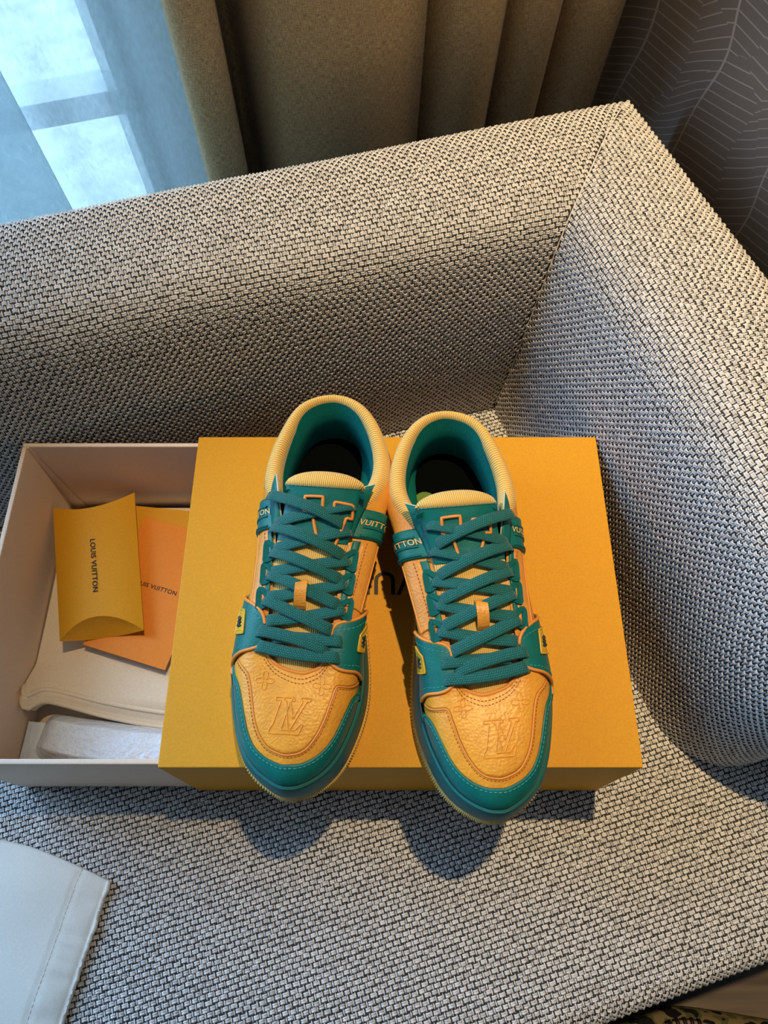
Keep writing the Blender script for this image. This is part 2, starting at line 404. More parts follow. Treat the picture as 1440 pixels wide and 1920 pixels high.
sp_ = [(-.338, .368), (-.318, .374), (-.30, .368), (-.26, .372), (-.228, .372), (-.221, .380), (-.228, .388), (-.28, .392), (-.315, .386), (-.345, .396), (-.385, .390), (-.425, .398), (-.47, .386), (-.53, .394), (-.60, .386), (-.606, .378), (-.60, .370), (-.53, .376), (-.47, .366), (-.436, .372), (-.429, .366), (-.436, .358), (-.50, .366), (-.56, .354), (-.64, .366), (-.72, .356)]
sp_ = catmull(sp_, 420); uu, so_ = sp_[:, 0], sp_[:, 1]
sh = curtain_sheet('sheer_curtain', uu, so_, -.40, 2.1, MT['sheer'], sway=.10)
tag(sh, 'translucent white sheer curtain glowing blue with window daylight', 'curtain')

# ------------------------------------------------------------------ sofa
CELL = .0039
pz = np.array([0, .05, .10, .15, .200, .238, .261, .274, .281, .283, .280, .269, .246, .20, .10, 0., -.12])
pb = np.array([.002, .000, -.001, .001, .006, .014, .027, .046, .074, .106, .129, .143, .152, .156, .157, .157, .157])
pa = np.array([-.002, .005, .010, .016, .025, .035, .049, .068, .094, .124, .148, .163, .172, .177, .178, .178, .178])
def profile(zs, ps, n=400):
    q = catmull(np.stack([ps, zs], 1), n); s = np.r_[0, np.cumsum(np.linalg.norm(np.diff(q, axis=0), axis=1))]
    return q, s
QB, SB = profile(pz, pb); QA, SA = profile(pz, pa)
KMAP = np.linspace(0, 1, 400)
def mitre_u(pbv, pav):      # corner point where the two offset lines meet; its coordinate along D and A
    mat = np.array([N, M]); X = np.linalg.solve(mat, np.stack([pbv, pav])).T
    return X @ D, X @ A
mu_b, mu_a = mitre_u(QB[:, 0], QA[:, 0])
def back_eval(u, v):
    p = np.interp(v, SB, QB[:, 0]); z = np.interp(v, SB, QB[:, 1])
    wob = .0015 * np.sin(u * 21 + 1.3) * np.exp(-((v - .22) / .15) ** 2)
    X = B + p[..., None] * N + u[..., None] * D
    return np.concatenate([X, (z + wob)[..., None]], -1)
ARM_END = .458; AW0 = ARM_END - .085; ARCL = .122
def arm_eval(u, v):
    p = np.interp(v, SA, QA[:, 0]); z = np.interp(v, SA, QA[:, 1])
    t = np.clip((u - (ARM_END - .085)) / .085, 0, 1); q = np.sqrt(np.clip(1 - t ** 2.4, 0, 1))
    pc = .088; p2 = pc + (p - pc) * (.25 + .75 * q); z2 = z * (.90 + .10 * q)
    X = B + p2[..., None] * M + u[..., None] * A
    return np.concatenate([X, z2[..., None]], -1)
def arm_weave_eval(w_, v):            # the same surface, stepped evenly round the end
    ph = np.clip((w_ - AW0) / ARCL, 0, 1) * math.pi / 2
    return arm_eval(np.where(w_ > AW0, AW0 + .085 * np.sin(ph), w_), v)
SFRONT = -.612
DS, NS = frame(17)
ss = np.array([0, .3, .52, .575, .595, .606, .611, .612, .612, .612]); sz = np.array([0, 0, 0, -.001, -.004, -.010, -.020, -.035, -.09, -.16])
ssv = np.r_[0, np.cumsum(np.hypot(np.diff(ss), np.diff(sz)))]
def seat_eval(u, v):
    s = np.interp(v, ssv, ss); z = np.interp(v, ssv, sz)
    X = B + u[..., None] * DS + (.03 - s * (.612 + .03) / .612)[..., None] * NS
    return np.concatenate([X, z[..., None]], -1)
def weave(fn, u0, u1, v0, v1, keep, cu_=.0034, cv_=.0043):
    """basket weave: raised pairs of weft threads, recessed single warp threads, open holes between them"""
    nu, nv = int((u1 - u0) / cu_), int((v1 - v0) / cv_)
    i, j = np.meshgrid(np.arange(nu), np.arange(nv), indexing='ij'); i, j = i.ravel(), j.ravel()
    uc = u0 + (i + .5) * cu_; vc = v0 + (j + .5) * cv_
    X = fn(uc, vc); k = keep(uc, vc, X); i, j, uc, vc, X = i[k], j[k], uc[k], vc[k], X[k]
    e = .002
    Tu = nrm(fn(uc + e, vc) - fn(uc - e, vc)); Tv = nrm(fn(uc, vc + e) - fn(uc, vc - e))
    Nn = nrm(np.cross(Tu, Tv)); Nn = np.where((Nn[:, 2:] < 0) & (np.abs(Nn[:, 2:]) > .3), -Nn, Nn)
    Vs, Fs, off = [], [], 0
    cr = np.array([-.5, 0, .5]); ch = np.array([-.0005, .0003, -.0005])
    for wt in (0, 1):
        sel = ((i + j) % 2) == wt; c = sel.sum()
        if wt == 0: Tl, Tc, ln, cw, Wd, sg, ah = Tu, Tv, cu_ * .64, cv_, .375 * cv_, (-.195, .195), np.array([-.0004, .0013, -.0004])
        else: Tl, Tc, ln, cw, Wd, sg, ah = Tv, Tu, cv_ * .60, cu_, .42 * cu_, (-.08,), np.array([-.0008, .0001, -.0008])
        jit = (rng.random((c, 1)) - .5) * .30 * cw; jh = .8 + .4 * rng.random((c, 1, 1, 1))
        al = np.array([-1, 0, 1.0]) * ln
        for sgn in sg:
            ctr = X[sel] + Tc[sel] * (sgn * cw + jit)
            P = (ctr[:, None, None] + Tl[sel][:, None, None] * al[None, :, None, None] + Tc[sel][:, None, None] * (cr * Wd)[None, None, :, None]
                 + Nn[sel][:, None, None] * (ah[None, :, None, None] + ch[None, None, :, None]) * jh)
            Vs.append(P.reshape(-1, 3))
            f = gridf(3, 3); F = (np.arange(c)[:, None, None] * 9 + f[None]).reshape(-1, 4) + off
            Fs.append(F); off += c * 9
    return np.vstack(Vs), np.vstack(Fs)
sofa = empty('sofa', (0, 0, 0))
tag(sofa, 'grey beige basket-weave corner sofa with low back and rounded arm', 'sofa')
# backrest
k = np.arange(0, 400, 8)
def loft_back():
    U = []
    for q in k:
        U.append(np.linspace(-1.15, mu_b[q], 40))
    U = np.array(U); V = np.repeat(SB[k][:, None], 40, 1); return back_eval(U, V)
P = loft_back(); P[..., :2] += 0; bk = grid('backrest', P - 0, MT['backing'], sofa, flip=True)
def shrink(o, d):
    me = o.data; n = len(me.vertices); co = np.zeros(n * 3); me.vertices.foreach_get('co', co); no = np.zeros(n * 3); me.vertices.foreach_get('normal', no)
    no = no.reshape(-1, 3)
    me.vertices.foreach_set('co', (co.reshape(-1, 3) - no * d).ravel()); me.update()
def keep_back(u, v, X):
    lim = np.interp(v, SB, mu_b); return (u < lim - .001) & (v < .56)
V, F = weave(back_eval, -.72, .32, .0, .60, keep_back)
wv = mesh('back_weave', V, F, MT['thread'], bk); wv['kind'] = 'stuff'
# arm
U = np.array([np.r_[np.linspace(mu_a[q], ARM_END - .085, 24), ARM_END - .085 + .085 * np.sin(np.linspace(.08, math.pi / 2, 18))] for q in k])
Vv = np.repeat(SA[k][:, None], 42, 1); P = arm_eval(U, Vv)
am = grid('armrest', P, MT['backing'], sofa, flip=True)
endp = P[:, -1]; ec = endp.mean(0)
def keep_arm(u, v, X):
    lim = np.interp(v, SA, mu_a); return (u > lim + .001) & (u < AW0 + ARCL - .001) & (v < np.where(u > .33, .70, .56))
V, F = weave(arm_weave_eval, -.20, AW0 + ARCL, .0, .70, keep_arm)
wv = mesh('arm_weave', V, F, MT['thread'], am); wv['kind'] = 'stuff'
kk = len(endp); capv = np.vstack([endp, [ec]]); capf = [[q, q + 1, kk] for q in range(kk - 1)] + [[kk - 1, 0, kk]]
mesh('arm_end_panel', capv, capf, MT['backing'], am, smooth=False)
def end_eval(u, v):
    X = B + (.0645 + u)[..., None] * M + np.full(u.shape, ARM_END + .0006)[..., None] * A
    return np.concatenate([X, v[..., None]], -1)
V, F = weave(end_eval, 0, .047, .0, .254, lambda u, v, X: u > -1)
wv = mesh('arm_end_weave', V, F, MT['thread'], am); wv['kind'] = 'stuff'
# mitre seam, ridge of thread over the corner
mq = np.arange(4, 330, 3); xm = np.array([B + p for p in (np.linalg.solve(np.array([N, M]), np.stack([QB[mq, 0], QA[mq, 0]])).T)])
tube('corner_seam', np.column_stack([xm, QB[mq, 1] + .0002]), .0007, MT['thread'], bk, k=6)
# seat
U, Vv = np.meshgrid(np.linspace(-1.2, .215, 60), ssv[-1] * np.linspace(0, 1, 80), indexing='ij')
P = seat_eval(U, Vv); st = grid('seat', P, MT['backing'], sofa, flip=True)
def keep_seat(u, v, X):
    x, y = X[:, 0], X[:, 1]
    inb = (x > -.335) & (x < .195) & (y > .095) & (y < .380)
    ina = ((X[:, :2] - B) @ M > .06) & ((X[:, :2] - B) @ A < ARM_END - .05)
    inbk = ((X[:, :2] - B) @ N > .02)
    return ~inb & ~ina & ~inbk & (y > -.25)
V, F = weave(seat_eval, -.75, .21, .0, ssv[-1] - .02, keep_seat)
wv = mesh('seat_weave', V, F, MT['thread'], st); wv['kind'] = 'stuff'
for o in (bk, am, st): shrink(o, .0006)
# seat front apron and piping
up = np.linspace(-1.2, .215, 60); Pp = seat_eval(up, np.full(60, ssv[7] + .004))
pip = tube('front_piping', Pp + np.array([0, 0, -.002]), .0018, MT['thread'], st, k=8)
Pl = seat_eval(np.linspace(-1.2, .215, 2), np.full(2, ssv[-1]))
ap = [Pl[0] + [0, .02, 0], Pl[1] + [0, .02, 0], Pl[1] + [0, .02, -.22], Pl[0] + [0, .02, -.22]]
slab('base_panel', ap, MT['backing'], .5, (NS[0], NS[1], 0), None, sofa)

# ------------------------------------------------------------------ shoe box: orange sleeve and beige drawer
X0, X1, Y0, Y1, ZT = -.174, .202, .087, .387, .150
SZ = .0022     # everything rests on top of the woven threads
sleeve = empty('shoe_box_sleeve', ((X0 + X1) / 2, (Y0 + Y1) / 2, SZ))
tag(sleeve, 'orange cardboard sleeve of the shoe box carrying the pair of sneakers', 'box')
def relbox(name, lo, hi, mat, parent, bev=.0008):
    c = Vector(parent.location); return box(name, Vector(lo) - c, Vector(hi) - c, mat, parent, bev)
T = .0024
relbox('top_panel', (X0, Y0, ZT - T), (X1, Y1, ZT), MT['box'], sleeve)
relbox('front_panel', (X0, Y0, SZ), (X1, Y0 + T, ZT - T), MT['box'], sleeve)
relbox('back_panel', (X0, Y1 - T, SZ), (X1, Y1, ZT - T), MT['box'], sleeve)
relbox('end_panel', (X1 - T, Y0 + T, SZ), (X1, Y1 - T, ZT - T), MT['box'], sleeve)
relbox('bottom_panel', (X0, Y0 + T, SZ), (X1 - T, Y1 - T, SZ + .002), MT['box'], sleeve)
mt = Matrix.Translation(Vector((.0101, .2390, ZT)) - Vector(sleeve.location)) @ Matrix.Rotation(math.pi, 4, 'Z')
text_obj('printed_lettering', 'LOUIS VUITTON', .216, MT['ink'], sleeve, mt, .008, .00025, 1.0)
DX0 = -.342; DY0, DY1 = .0902, .3838; DZ0, DZT = .0045, .1445
drawer = empty('shoe_box_tray', ((DX0 + X0) / 2, (DY0 + DY1) / 2, DZ0))
tag(drawer, 'beige cardboard drawer pulled out of the orange sleeve, holding cloth and cards', 'box')
TW = .0042; DXR = .19
relbox('front_wall', (DX0, DY0, DZ0), (DXR, DY0 + TW, DZT), MT['cream'], drawer, .0012)
relbox('back_wall', (DX0, DY1 - TW, DZ0), (DXR, DY1, DZT), MT['cream'], drawer, .0012)
relbox('end_wall', (DX0, DY0 + TW, DZ0), (DX0 + TW, DY1 - TW, DZT), MT['cream'], drawer, .0012)
relbox('floor_panel', (DX0 + TW, DY0 + TW, DZ0), (DXR, DY1 - TW, DZ0 + .003), MT['cream'], drawer, .0005)
# folded corner tuck on the inside back left corner
c = Vector(drawer.location)
mesh('corner_tuck', np.array([(DX0 + TW, DY1 - TW - .0012, DZT - .001), (DX0 + TW, DY1 - TW - .0012, DZ0 + .004), (DX0 + TW + .016, DY1 - TW - .0012, DZ0 + .004), (DX0 + TW + .002, DY1 - TW - .0012, DZT - .001),
      (DX0 + TW, DY1 - TW, DZT - .001), (DX0 + TW, DY1 - TW, DZ0 + .004), (DX0 + TW + .016, DY1 - TW, DZ0 + .004), (DX0 + TW + .002, DY1 - TW, DZT - .001)]) - np.array(c),
     [[0, 1, 2, 3], [7, 6, 5, 4], [0, 4, 5, 1], [2, 6, 7, 3], [1, 5, 6, 2], [0, 3, 7, 4]], MT['cream'], drawer, smooth=False)

# dust bag folded in the drawer
def smoothnoise(x, y, seed=0):
    r = np.random.default_rng(seed); z = 0 * x
    for q in range(7):
        a = r.random() * 6.28; f = 25 + 60 * r.random(); z = z + np.sin((x * math.cos(a) + y * math.sin(a)) * f + r.random() * 6.28) / (1 + q * .3)
    return z / 3
def sheet(name, A0, A1, B0, B1, zf, mat, parent=None, thick=.003, n=60, loc=(0, 0, 0)):
    """ruled sheet between two plan polylines (A0 far side, B0 near side), height zf(x,y,s,t)"""
    a = resample(catmull(A0, 80), n); b = resample(catmull(B0, 80), n)
    s = np.linspace(0, 1, n)[:, None, None]; P2 = a[None] * (1 - s) + b[None] * s
    S_, T_ = np.meshgrid(np.linspace(0, 1, n), np.linspace(0, 1, n), indexing='ij')
    z = zf(P2[..., 0], P2[..., 1], S_, T_)
    top = np.concatenate([P2, z[..., None]], -1) - np.array(loc)
    bot = top.copy(); bot[..., 2] -= thick
    V = np.vstack([top.reshape(-1, 3), bot.reshape(-1, 3)]); f = gridf(n, n)
    F = f[:, ::-1].tolist() + (f + n * n).tolist()
    for q in range(n - 1):
        for (i0, i1) in ((q, q + 1), ((n - 1) * n + q + 1, (n - 1) * n + q), ((q + 1) * n, q * n), (q * n + n - 1, (q + 1) * n + n - 1)):
            F.append([i0, i1, i1 + n * n, i0 + n * n])
    return mesh(name, V, F, mat, parent), top
DBZ = .026
def zbag(x, y, s, t):
    wall = np.exp(-((x + .336) / .02) ** 2)
    near = np.clip((.20 - y) / .06, 0, 1)
    edge = np.minimum(np.minimum(s, 1 - s), .08) / .08
    return DBZ + .010 * np.sqrt(edge) + .0035 * smoothnoise(x, y, 3) * edge + .036 * wall * near + .005 * np.exp(-((y - .163) / .012) ** 2)
bag = empty('dust_bag', (-.25, .25, DZ0 + .003))
tag(bag, 'folded cream cotton dust bag lying in the beige drawer under the cards', 'dust bag')
o, top = sheet('bag_body', [(-.3345, .372), (-.28, .374), (-.17, .374), (-.08, .374)], None, [(-.3372, .166), (-.330, .154), (-.316, .164), (-.262, .152), (-.208, .143), (-.08, .128)], None, zbag, MT['cloth'], bag, .018, 70, bag.location)
tube('bag_hem', top[-1] + np.array([0, -.0005, -.003]), .0030, MT['cloth'], bag, k=8)
tube('bag_hem', top[-4] + np.array([0, -.000, -.0005]), .0022, MT['cloth'], bag, k=8)
# white wrapped insert in front of the bag
def zfoam(x, y, s, t):
    e = np.minimum(np.minimum(s, 1 - s) / .22, 1); e2 = np.minimum(t / .08, 1)
    return .012 + .030 * np.sqrt(np.clip(e, 0, 1)) * np.sqrt(np.clip(e2, 0, 1)) + .0018 * smoothnoise(x * 2.2, y * 2.2, 9)
fo = sheet('wrapped_insert', [(-.322, .156), (-.26, .148), (-.19, .140), (-.10, .130)], None, [(-.332, .116), (-.28, .101), (-.20, .0965), (-.10, .0965)], None, zfoam, MT['foam'], None, .004, 50)[0]
tag(fo, 'shiny white plastic wrapped pouch at the near side of the drawer', 'pouch')
fo2 = sheet('tissue_paper', [(-.3355, .146), (-.30, .148), (-.20, .140), (-.10, .13)], None, [(-.3365, .111), (-.29, .099), (-.20, .097), (-.10, .097)], None, lambda x, y, s, t: .0145 + .0028 * smoothnoise(x, y, 21) + .018 * np.exp(-((x + .337) / .01) ** 2), MT['foam'], None, .002, 40)[0]
tag(fo2, 'white tissue sheet under the wrapped pouch in the drawer', 'tissue')

# cards
def card(name, tl, ang, wdt, hgt, z, mat, parent=None, th=.0012, tilt=0.0):
    o = empty(name, (tl[0], tl[1], z), R(ang))
    o.rotation_euler = (0, tilt, R(ang))
    box('card_stock', (0, -hgt, 0), (wdt, 0, th), mat, o, .0003)
    return o
c1 = card('envelope', (-.262, .3655), -6, .095, .125, .0475, MT['box'])
tag(c1, 'flat mustard envelope half hidden under the orange card', 'envelope')
box('envelope_flap', (.002, -.05, .0012), (.093, -.001, .0017), MT['box'], c1, .0002)
c2 = card('greeting_card', (-.2465, .351), -17, .086, .143, .0505, MT['card'])
tag(c2, 'bright orange printed card between the pillow box and the sleeve', 'card')
text_obj('printed_lettering', 'LOUIS VUITTON', .0475, MT['ink'], c2, Matrix.Translation((.0417, -.0690, .0012)), .020, .0002)
text_obj('small_lettering', 'ions', .006, MT['ink'], c2, Matrix.Translation((.0255, -.0985, .0012)), .02, .0002)

# pillow box
def pillow_box():
    tl, tr, br, bl = [np.array(q) for q in ((-.336, .352), (-.2555, .370), (-.2275, .2245), (-.3055, .2135))]
    o = empty('pillow_box', (-.281, .29, .0505))
    tag(o, 'small mustard pillow box with dark lettering down its middle', 'gift box')
    n, m_ = 25, 31; s = np.linspace(0, 1, n); t = np.linspace(0, 1, m_)
    Sg, Tg = np.meshgrid(s, t, indexing='ij'); lens = 4 * Sg * (1 - Sg); h = .0125
    def pos(S_, T_, z):
        xy = (tl * (1 - S_[..., None]) + tr * S_[..., None]) * (1 - T_[..., None]) + (bl * (1 - S_[..., None]) + br * S_[..., None]) * T_[..., None]
        return np.concatenate([xy, z[..., None]], -1) - np.array([-.281, .29, .0505])
    zc = .0505 + h + .001
    tc = .105
    tilt = (1 - Tg) * .006
    c0 = tc * lens; TT = c0 + (1 - 2 * c0) * Tg
    grid('upper_shell', pos(Sg, TT, zc + h * lens + tilt), MT['box'], o, flip=False)
    c1_ = .012 * lens; T2 = c1_ + (1 - 2 * c1_) * Tg
    grid('lower_shell', pos(Sg, T2, zc - h * lens + tilt), MT['box'], o)
    for e in (0, 1):
        q = np.linspace(0, 1, 7); S3, Q3 = np.meshgrid(s, q, indexing='ij'); l3 = 4 * S3 * (1 - S3)
        te = l3 * (tc * (1 - Q3) + .012 * Q3) + .012 * l3 * np.sin(math.pi * Q3); te = te if e == 0 else 1 - te
        grid('end_flap', pos(S3, te, zc + h * l3 * (1 - 2 * Q3) + ((1 - te) * .006)), MT['box'], o)
    # lettering follows the upper shell
    v, f = text_geo('LOUIS VUITTON', 1, 0, .018, 1.08); kx = .054 / np.ptp(v[:, 0]); v = v * kx; v[:, :2] -= (v[:, :2].max(0) + v[:, :2].min(0)) / 2
    # text x runs along t (downwards), text y runs along +s direction
    tt = .535 + v[:, 0] / .142; s0 = .505 + v[:, 1] / .082
    P = pos(s0, tt, zc + h * 4 * s0 * (1 - s0) + (1 - tt) * .006 + .0009)
    mesh('printed_lettering', P, f, MT['ink'], o, smooth=False)
    return o
pillow_box()

# cloth bag on the seat at the near left
CZ0 = .0022
def zcl(x, y, s, t):
    e = np.minimum(np.minimum(t, 1 - t), .12) / .12; e2 = np.minimum(np.minimum(s, 1 - s), .12) / .12
    puck = .0011 * np.sin(s * 95 + 3 * np.sin(s * 23)) * np.exp(-((t - .06) / .05) ** 2)
    seam = -.0010 * np.exp(-((t - .115) / .008) ** 2)
    return CZ0 + .0045 + .0070 * np.clip(e, 0, 1) ** .6 * np.clip(e2, 0, 1) ** .5 + .0022 * smoothnoise(x * .9, y * .9, 5) * np.clip(e * e2 + .15, 0, 1) + puck + seam
cl = empty('shoe_bag', (-.38, -.08, CZ0))
tag(cl, 'pale cotton drawstring shoe bag lying on the seat at near left', 'shoe bag')
o, top = sheet('bag_body', [(-.2445, .0095), (-.285, .0255), (-.33, .040), (-.38, .047), (-.48, .052)], None,
               [(-.292, -.215), (-.34, -.21), (-.40, -.20), (-.44, -.195), (-.52, -.19)], None, zcl, MT['cloth2'], cl, .0055, 70, cl.location)
e0 = top[:, 0]; nv = np.array([-1, -.0, 0])
rag = np.random.default_rng(4).normal(0, .0016, e0.shape[0]); rag = np.convolve(rag, np.ones(3) / 3, 'same')
tube('hem_edge', e0 + np.column_stack([rag - .0008, rag * 0, rag * .5 - .0008]), .0021, MT['cloth2'], cl, k=8)
def dashes(P, up, ln, gap, wd, ht):
    P = np.asarray(P); s = np.r_[0, np.cumsum(np.linalg.norm(np.diff(P, axis=0), axis=1))]; out = []
    up = np.broadcast_to(np.asarray(up, float), P.shape)
    q = gap / 2
    while q + ln < s[-1]:
        t = np.array([q, q + ln / 2, q + ln]); pp = np.stack([np.interp(t, s, P[:, c]) for c in range(3)], 1)
        uu_ = np.stack([np.interp(t, s, up[:, c]) for c in range(3)], 1)
        pp[1] += nrm(uu_[1]) * ht
        out.append(sweep(pp, uu_, circ(wd, 5))); q += ln + gap
    return merge(out)
ins = top[:, 8]; v, f = dashes(ins + np.array([0, 0, .0002]), (0, 0, 1), .0026, .0018, .00022, .0001)
mesh('hem_stitching', v, f, MT['cloth2'], cl)

# ------------------------------------------------------------------ sneakers
O_ = np.array([(-.002, -.002), (.024, .005), (.038, .030), (.043, .070), (.046, .110), (.053, .155), (.0590, .195), (.0595, .225), (.0545, .250), (.0465, .275), (.034, .2965), (.012, .311),
      (0, .3125), (-.010, .310), (-.023, .3015), (-.034, .288), (-.042, .268), (-.048, .243), (-.0480, .215), (-.0425, .18), (-.0365, .14), (-.0350, .10), (-.038, .06), (-.038, .028), (-.025, .004)])
L3_ = np.array([(-.003, .004, .090), (.021, .014, .090), (.033, .038, .087), (.040, .072, .083), (.032, .112, .088), (.0265, .152, .084), (.027, .188, .078), (.029, .210, .072), (.024, .221, .069), (.017, .227, .0675),
      (.010, .2295, .067), (.003, .231, .067), (-.001, .2313, .067), (-.004, .231, .067), (-.009, .229, .067), (-.0135, .227, .0675), (-.017, .223, .069), (-.020, .215, .071), (-.021, .200, .075), (-.0225, .172, .081),
      (-.025, .140, .086), (-.034, .105, .088), (-.048, .070, .083), (-.041, .035, .087), (-.025, .012, .090)])
K_ = np.array([.15, .15, .15, .2, .45, .7, .85, .95, 1, 1, 1, 1, 1, 1, 1, 1, 1, .95, .9, .75, .6, .45, .2, .15, .15])
BU_ = np.array([.004, .005, .007, .009, .009, .006, .002, 0, 0, 0, 0, 0, 0, 0, 0, 0, 0, 0, .004, .013, .020, .021, .016, .009, .005])
NT, NV = 600, 72
def spring(y): return .011 * np.clip((y - .235) / .075, 0, 2) ** 2
def closed_normals(P):
    T = np.roll(P, -1, 0) - np.roll(P, 1, 0); n_ = np.stack([T[:, 1], -T[:, 0]], 1); n_ = nrm(n_)
    c = P.mean(0); return n_ * np.sign(((P - c) * n_).sum(1).mean())
def psmooth(P, sg):
    k = np.arange(-4 * sg, 4 * sg + 1); w_ = np.exp(-.5 * (k / sg) ** 2); w_ /= w_.sum()
    return sum(np.roll(P, -int(q), 0) * x for q, x in zip(k, w_))
OC = psmooth(catmull(O_, NT, True), 7); ON = closed_normals(OC); OC = OC + ON * .0007; ON = psmooth(ON, 4); ON = nrm(ON)
LB = OC - ON * .0072; LT = psmooth(catmull(L3_, NT, True), 5); KK = catmull(K_[:, None], NT, True)[:, 0]; BB = catmull(BU_[:, None], NT, True)[:, 0]
zb = .034 + .005 * np.clip((LB[:, 1] - .18) / .1, 0, 1) + spring(LB[:, 1]) * .9
vv = np.linspace(0, 1, NV)
hf = vv[None] * (1 - KK[:, None]) + (1 - np.cos(vv * math.pi / 2) ** 1.05)[None] * KK[:, None]
zf_ = vv[None] * (1 - KK[:, None]) + (np.sin(vv * math.pi / 2) ** .80)[None] * KK[:, None]
SURF = np.zeros((NT, NV, 3))
SURF[..., :2] = LB[:, None] * (1 - hf[..., None]) + LT[:, None, :2] * hf[..., None] + ON[:, None] * (BB[:, None] * np.sin(math.pi * vv ** 1.5)[None])[..., None]
SURF[..., 2] = zb[:, None] * (1 - zf_) + LT[:, None, 2] * zf_
du = np.roll(SURF, -1, 0) - np.roll(SURF, 1, 0); dv = np.gradient(SURF, axis=1)
SN = nrm(np.cross(du, dv)); SN *= np.sign((SN[..., :2] * ON[:, None]).sum(-1).mean())
def sev(q, h=0.0):
    """q: (...,2) in (theta 0..1, v 0..1) -> point on the upper, offset h outwards, and normal"""
    q = np.asarray(q, float); th = (q[..., 0] % 1) * NT; v = np.clip(q[..., 1], 0, 1) * (NV - 1)
    i = np.floor(th).astype(int) % NT; i2 = (i + 1) % NT; fi = (th - np.floor(th))[..., None]
    j = np.minimum(np.floor(v).astype(int), NV - 2); fj = (v - j)[..., None]
    def lk(Ar): return (Ar[i, j] * (1 - fi) + Ar[i2, j] * fi) * (1 - fj) + (Ar[i, j + 1] * (1 - fi) + Ar[i2, j + 1] * fi) * fj
    n_ = nrm(lk(SN)); return lk(SURF) + n_ * np.asarray(h)[..., None] if np.ndim(h) else lk(SURF) + n_ * h, n_
def par(pts):
    out = []
    for p in pts:
        if len(p) == 3: tgt = np.array(p); dd = ((SURF - tgt) ** 2).sum(-1)
        else:
            tgt = np.array(p); dd = ((SURF[..., :2] - tgt) ** 2).sum(-1) + 1e-4 * (1 - vv[None]) ** 2 * 1e-3
        i, j = np.unravel_index(np.argmin(dd), dd.shape); q = np.array([i / NT, j / (NV - 1)])
        for _ in range(3):
            e1, e2 = .5 / NT, .4 / NV; b0 = sev(q)[0]; ju = (sev(q + [e1, 0])[0] - b0) / e1; jv = (sev(q + [0, e2])[0] - b0) / e2
            k = len(tgt); J = np.stack([ju[:k], jv[:k]], 1); r_ = tgt - b0[:k]
            st_ = np.linalg.lstsq(J, r_, rcond=None)[0]; q = q + np.clip(st_, -.004, .004); q[1] = np.clip(q[1], 0, 1)
        out.append(q)
    return np.array(out)
def pline(pts, n=60): return resample_p(catmull(par(pts), 240), n)
def resample_p(Q, n):
    P = sev(Q)[0]; s = np.r_[0, np.cumsum(np.linalg.norm(np.diff(P, axis=0), axis=1))]; t = np.linspace(0, s[-1], n)
    return np.stack([np.interp(t, s, Q[:, c]) for c in range(2)], 1)

class Shoe:
    def __init__(self, name, loc, rz, sx, label):
        self.root = empty(name, loc, rz); tag(self.root, label, 'shoe', 'pair of teal and orange sneakers'); self.sx = sx
    def m(self, name, v, f, mat, parent=None, uv=None, smooth=True):
        v = np.array(v, float).reshape(-1, 3); v[:, 0] *= self.sx
        if self.sx < 0: f = f[:, ::-1] if isinstance(f, np.ndarray) else [q[::-1] for q in f]
        return mesh(name, v, f, mat, parent or self.root, smooth, uv)
    def g(self, name, P, mat, parent=None, uv=None, cu=False, cv=False): return self.m(name, P, gridf(P.shape[0], P.shape[1], cu, cv), mat, parent, uv)
    def panel(self, name, Aq, Bq, th, mat, nm=14, lo=-.0006):
        n_ = len(Aq); s = np.linspace(0, 1, nm); Q = Aq[:, None] * (1 - s[None, :, None]) + Bq[:, None] * s[None, :, None]
        P, Nn = sev(Q); H = np.full((n_, nm), th); P1 = P + Nn * th
        # rolled border
        Pb = np.zeros((n_ + 2, nm + 2, 3)); Pb[1:-1, 1:-1] = P1
        lowp = P + Nn * lo
        Pb[0, 1:-1] = lowp[0]; Pb[-1, 1:-1] = lowp[-1]; Pb[1:-1, 0] = lowp[:, 0]; Pb[1:-1, -1] = lowp[:, -1]
        Pb[0, 0] = lowp[0, 0]; Pb[0, -1] = lowp[0, -1]; Pb[-1, 0] = lowp[-1, 0]; Pb[-1, -1] = lowp[-1, -1]
        return self.g(name, Pb, mat)
    def pipe(self, name, Q, r, mat, h=0.0, closed=False, parent=None, k=8):
        P, Nn = sev(Q, h); v, f = sweep(P, Nn, circ(r, k), closed); return self.m(name, v, f, mat, parent)
    def stitch(self, Q, mat, h=.0012, ln=.0023, gap=.0011, wd=.00032, parent=None):
        P, Nn = sev(Q, h); v, f = dashes(P, Nn, ln, gap, wd, .0002); return self.m('stitching', v, f, mat, parent)
def offset_q(Q, d):
    """shift a param polyline sideways on the surface by d metres"""
    P, Nn = sev(Q); T = nrm(np.gradient(P, axis=0)); S = np.cross(Nn, T) * d; P2 = P + S
    return par3(P2, Q)
def par3(P2, Q):
    q = np.array(Q, float)
    for _ in range(4):
        e1, e2 = .5 / NT, .4 / NV; b0 = sev(q)[0]; ju = (sev(q + [e1, 0])[0] - b0) / e1; jv = (sev(q + [0, -e2])[0] - b0) / -e2
        r_ = P2 - b0; a11 = (ju * ju).sum(-1); a12 = (ju * jv).sum(-1); a22 = (jv * jv).sum(-1); b1 = (ju * r_).sum(-1); b2 = (jv * r_).sum(-1)
        det = np.maximum(a11 * a22 - a12 ** 2, 1e-12); q = q + np.clip(np.stack([(b1 * a22 - b2 * a12) / det, (a11 * b2 - a12 * b1) / det], -1), -.01, .01)
        q[:, 1] = np.clip(q[:, 1], 0, 1)
    return q
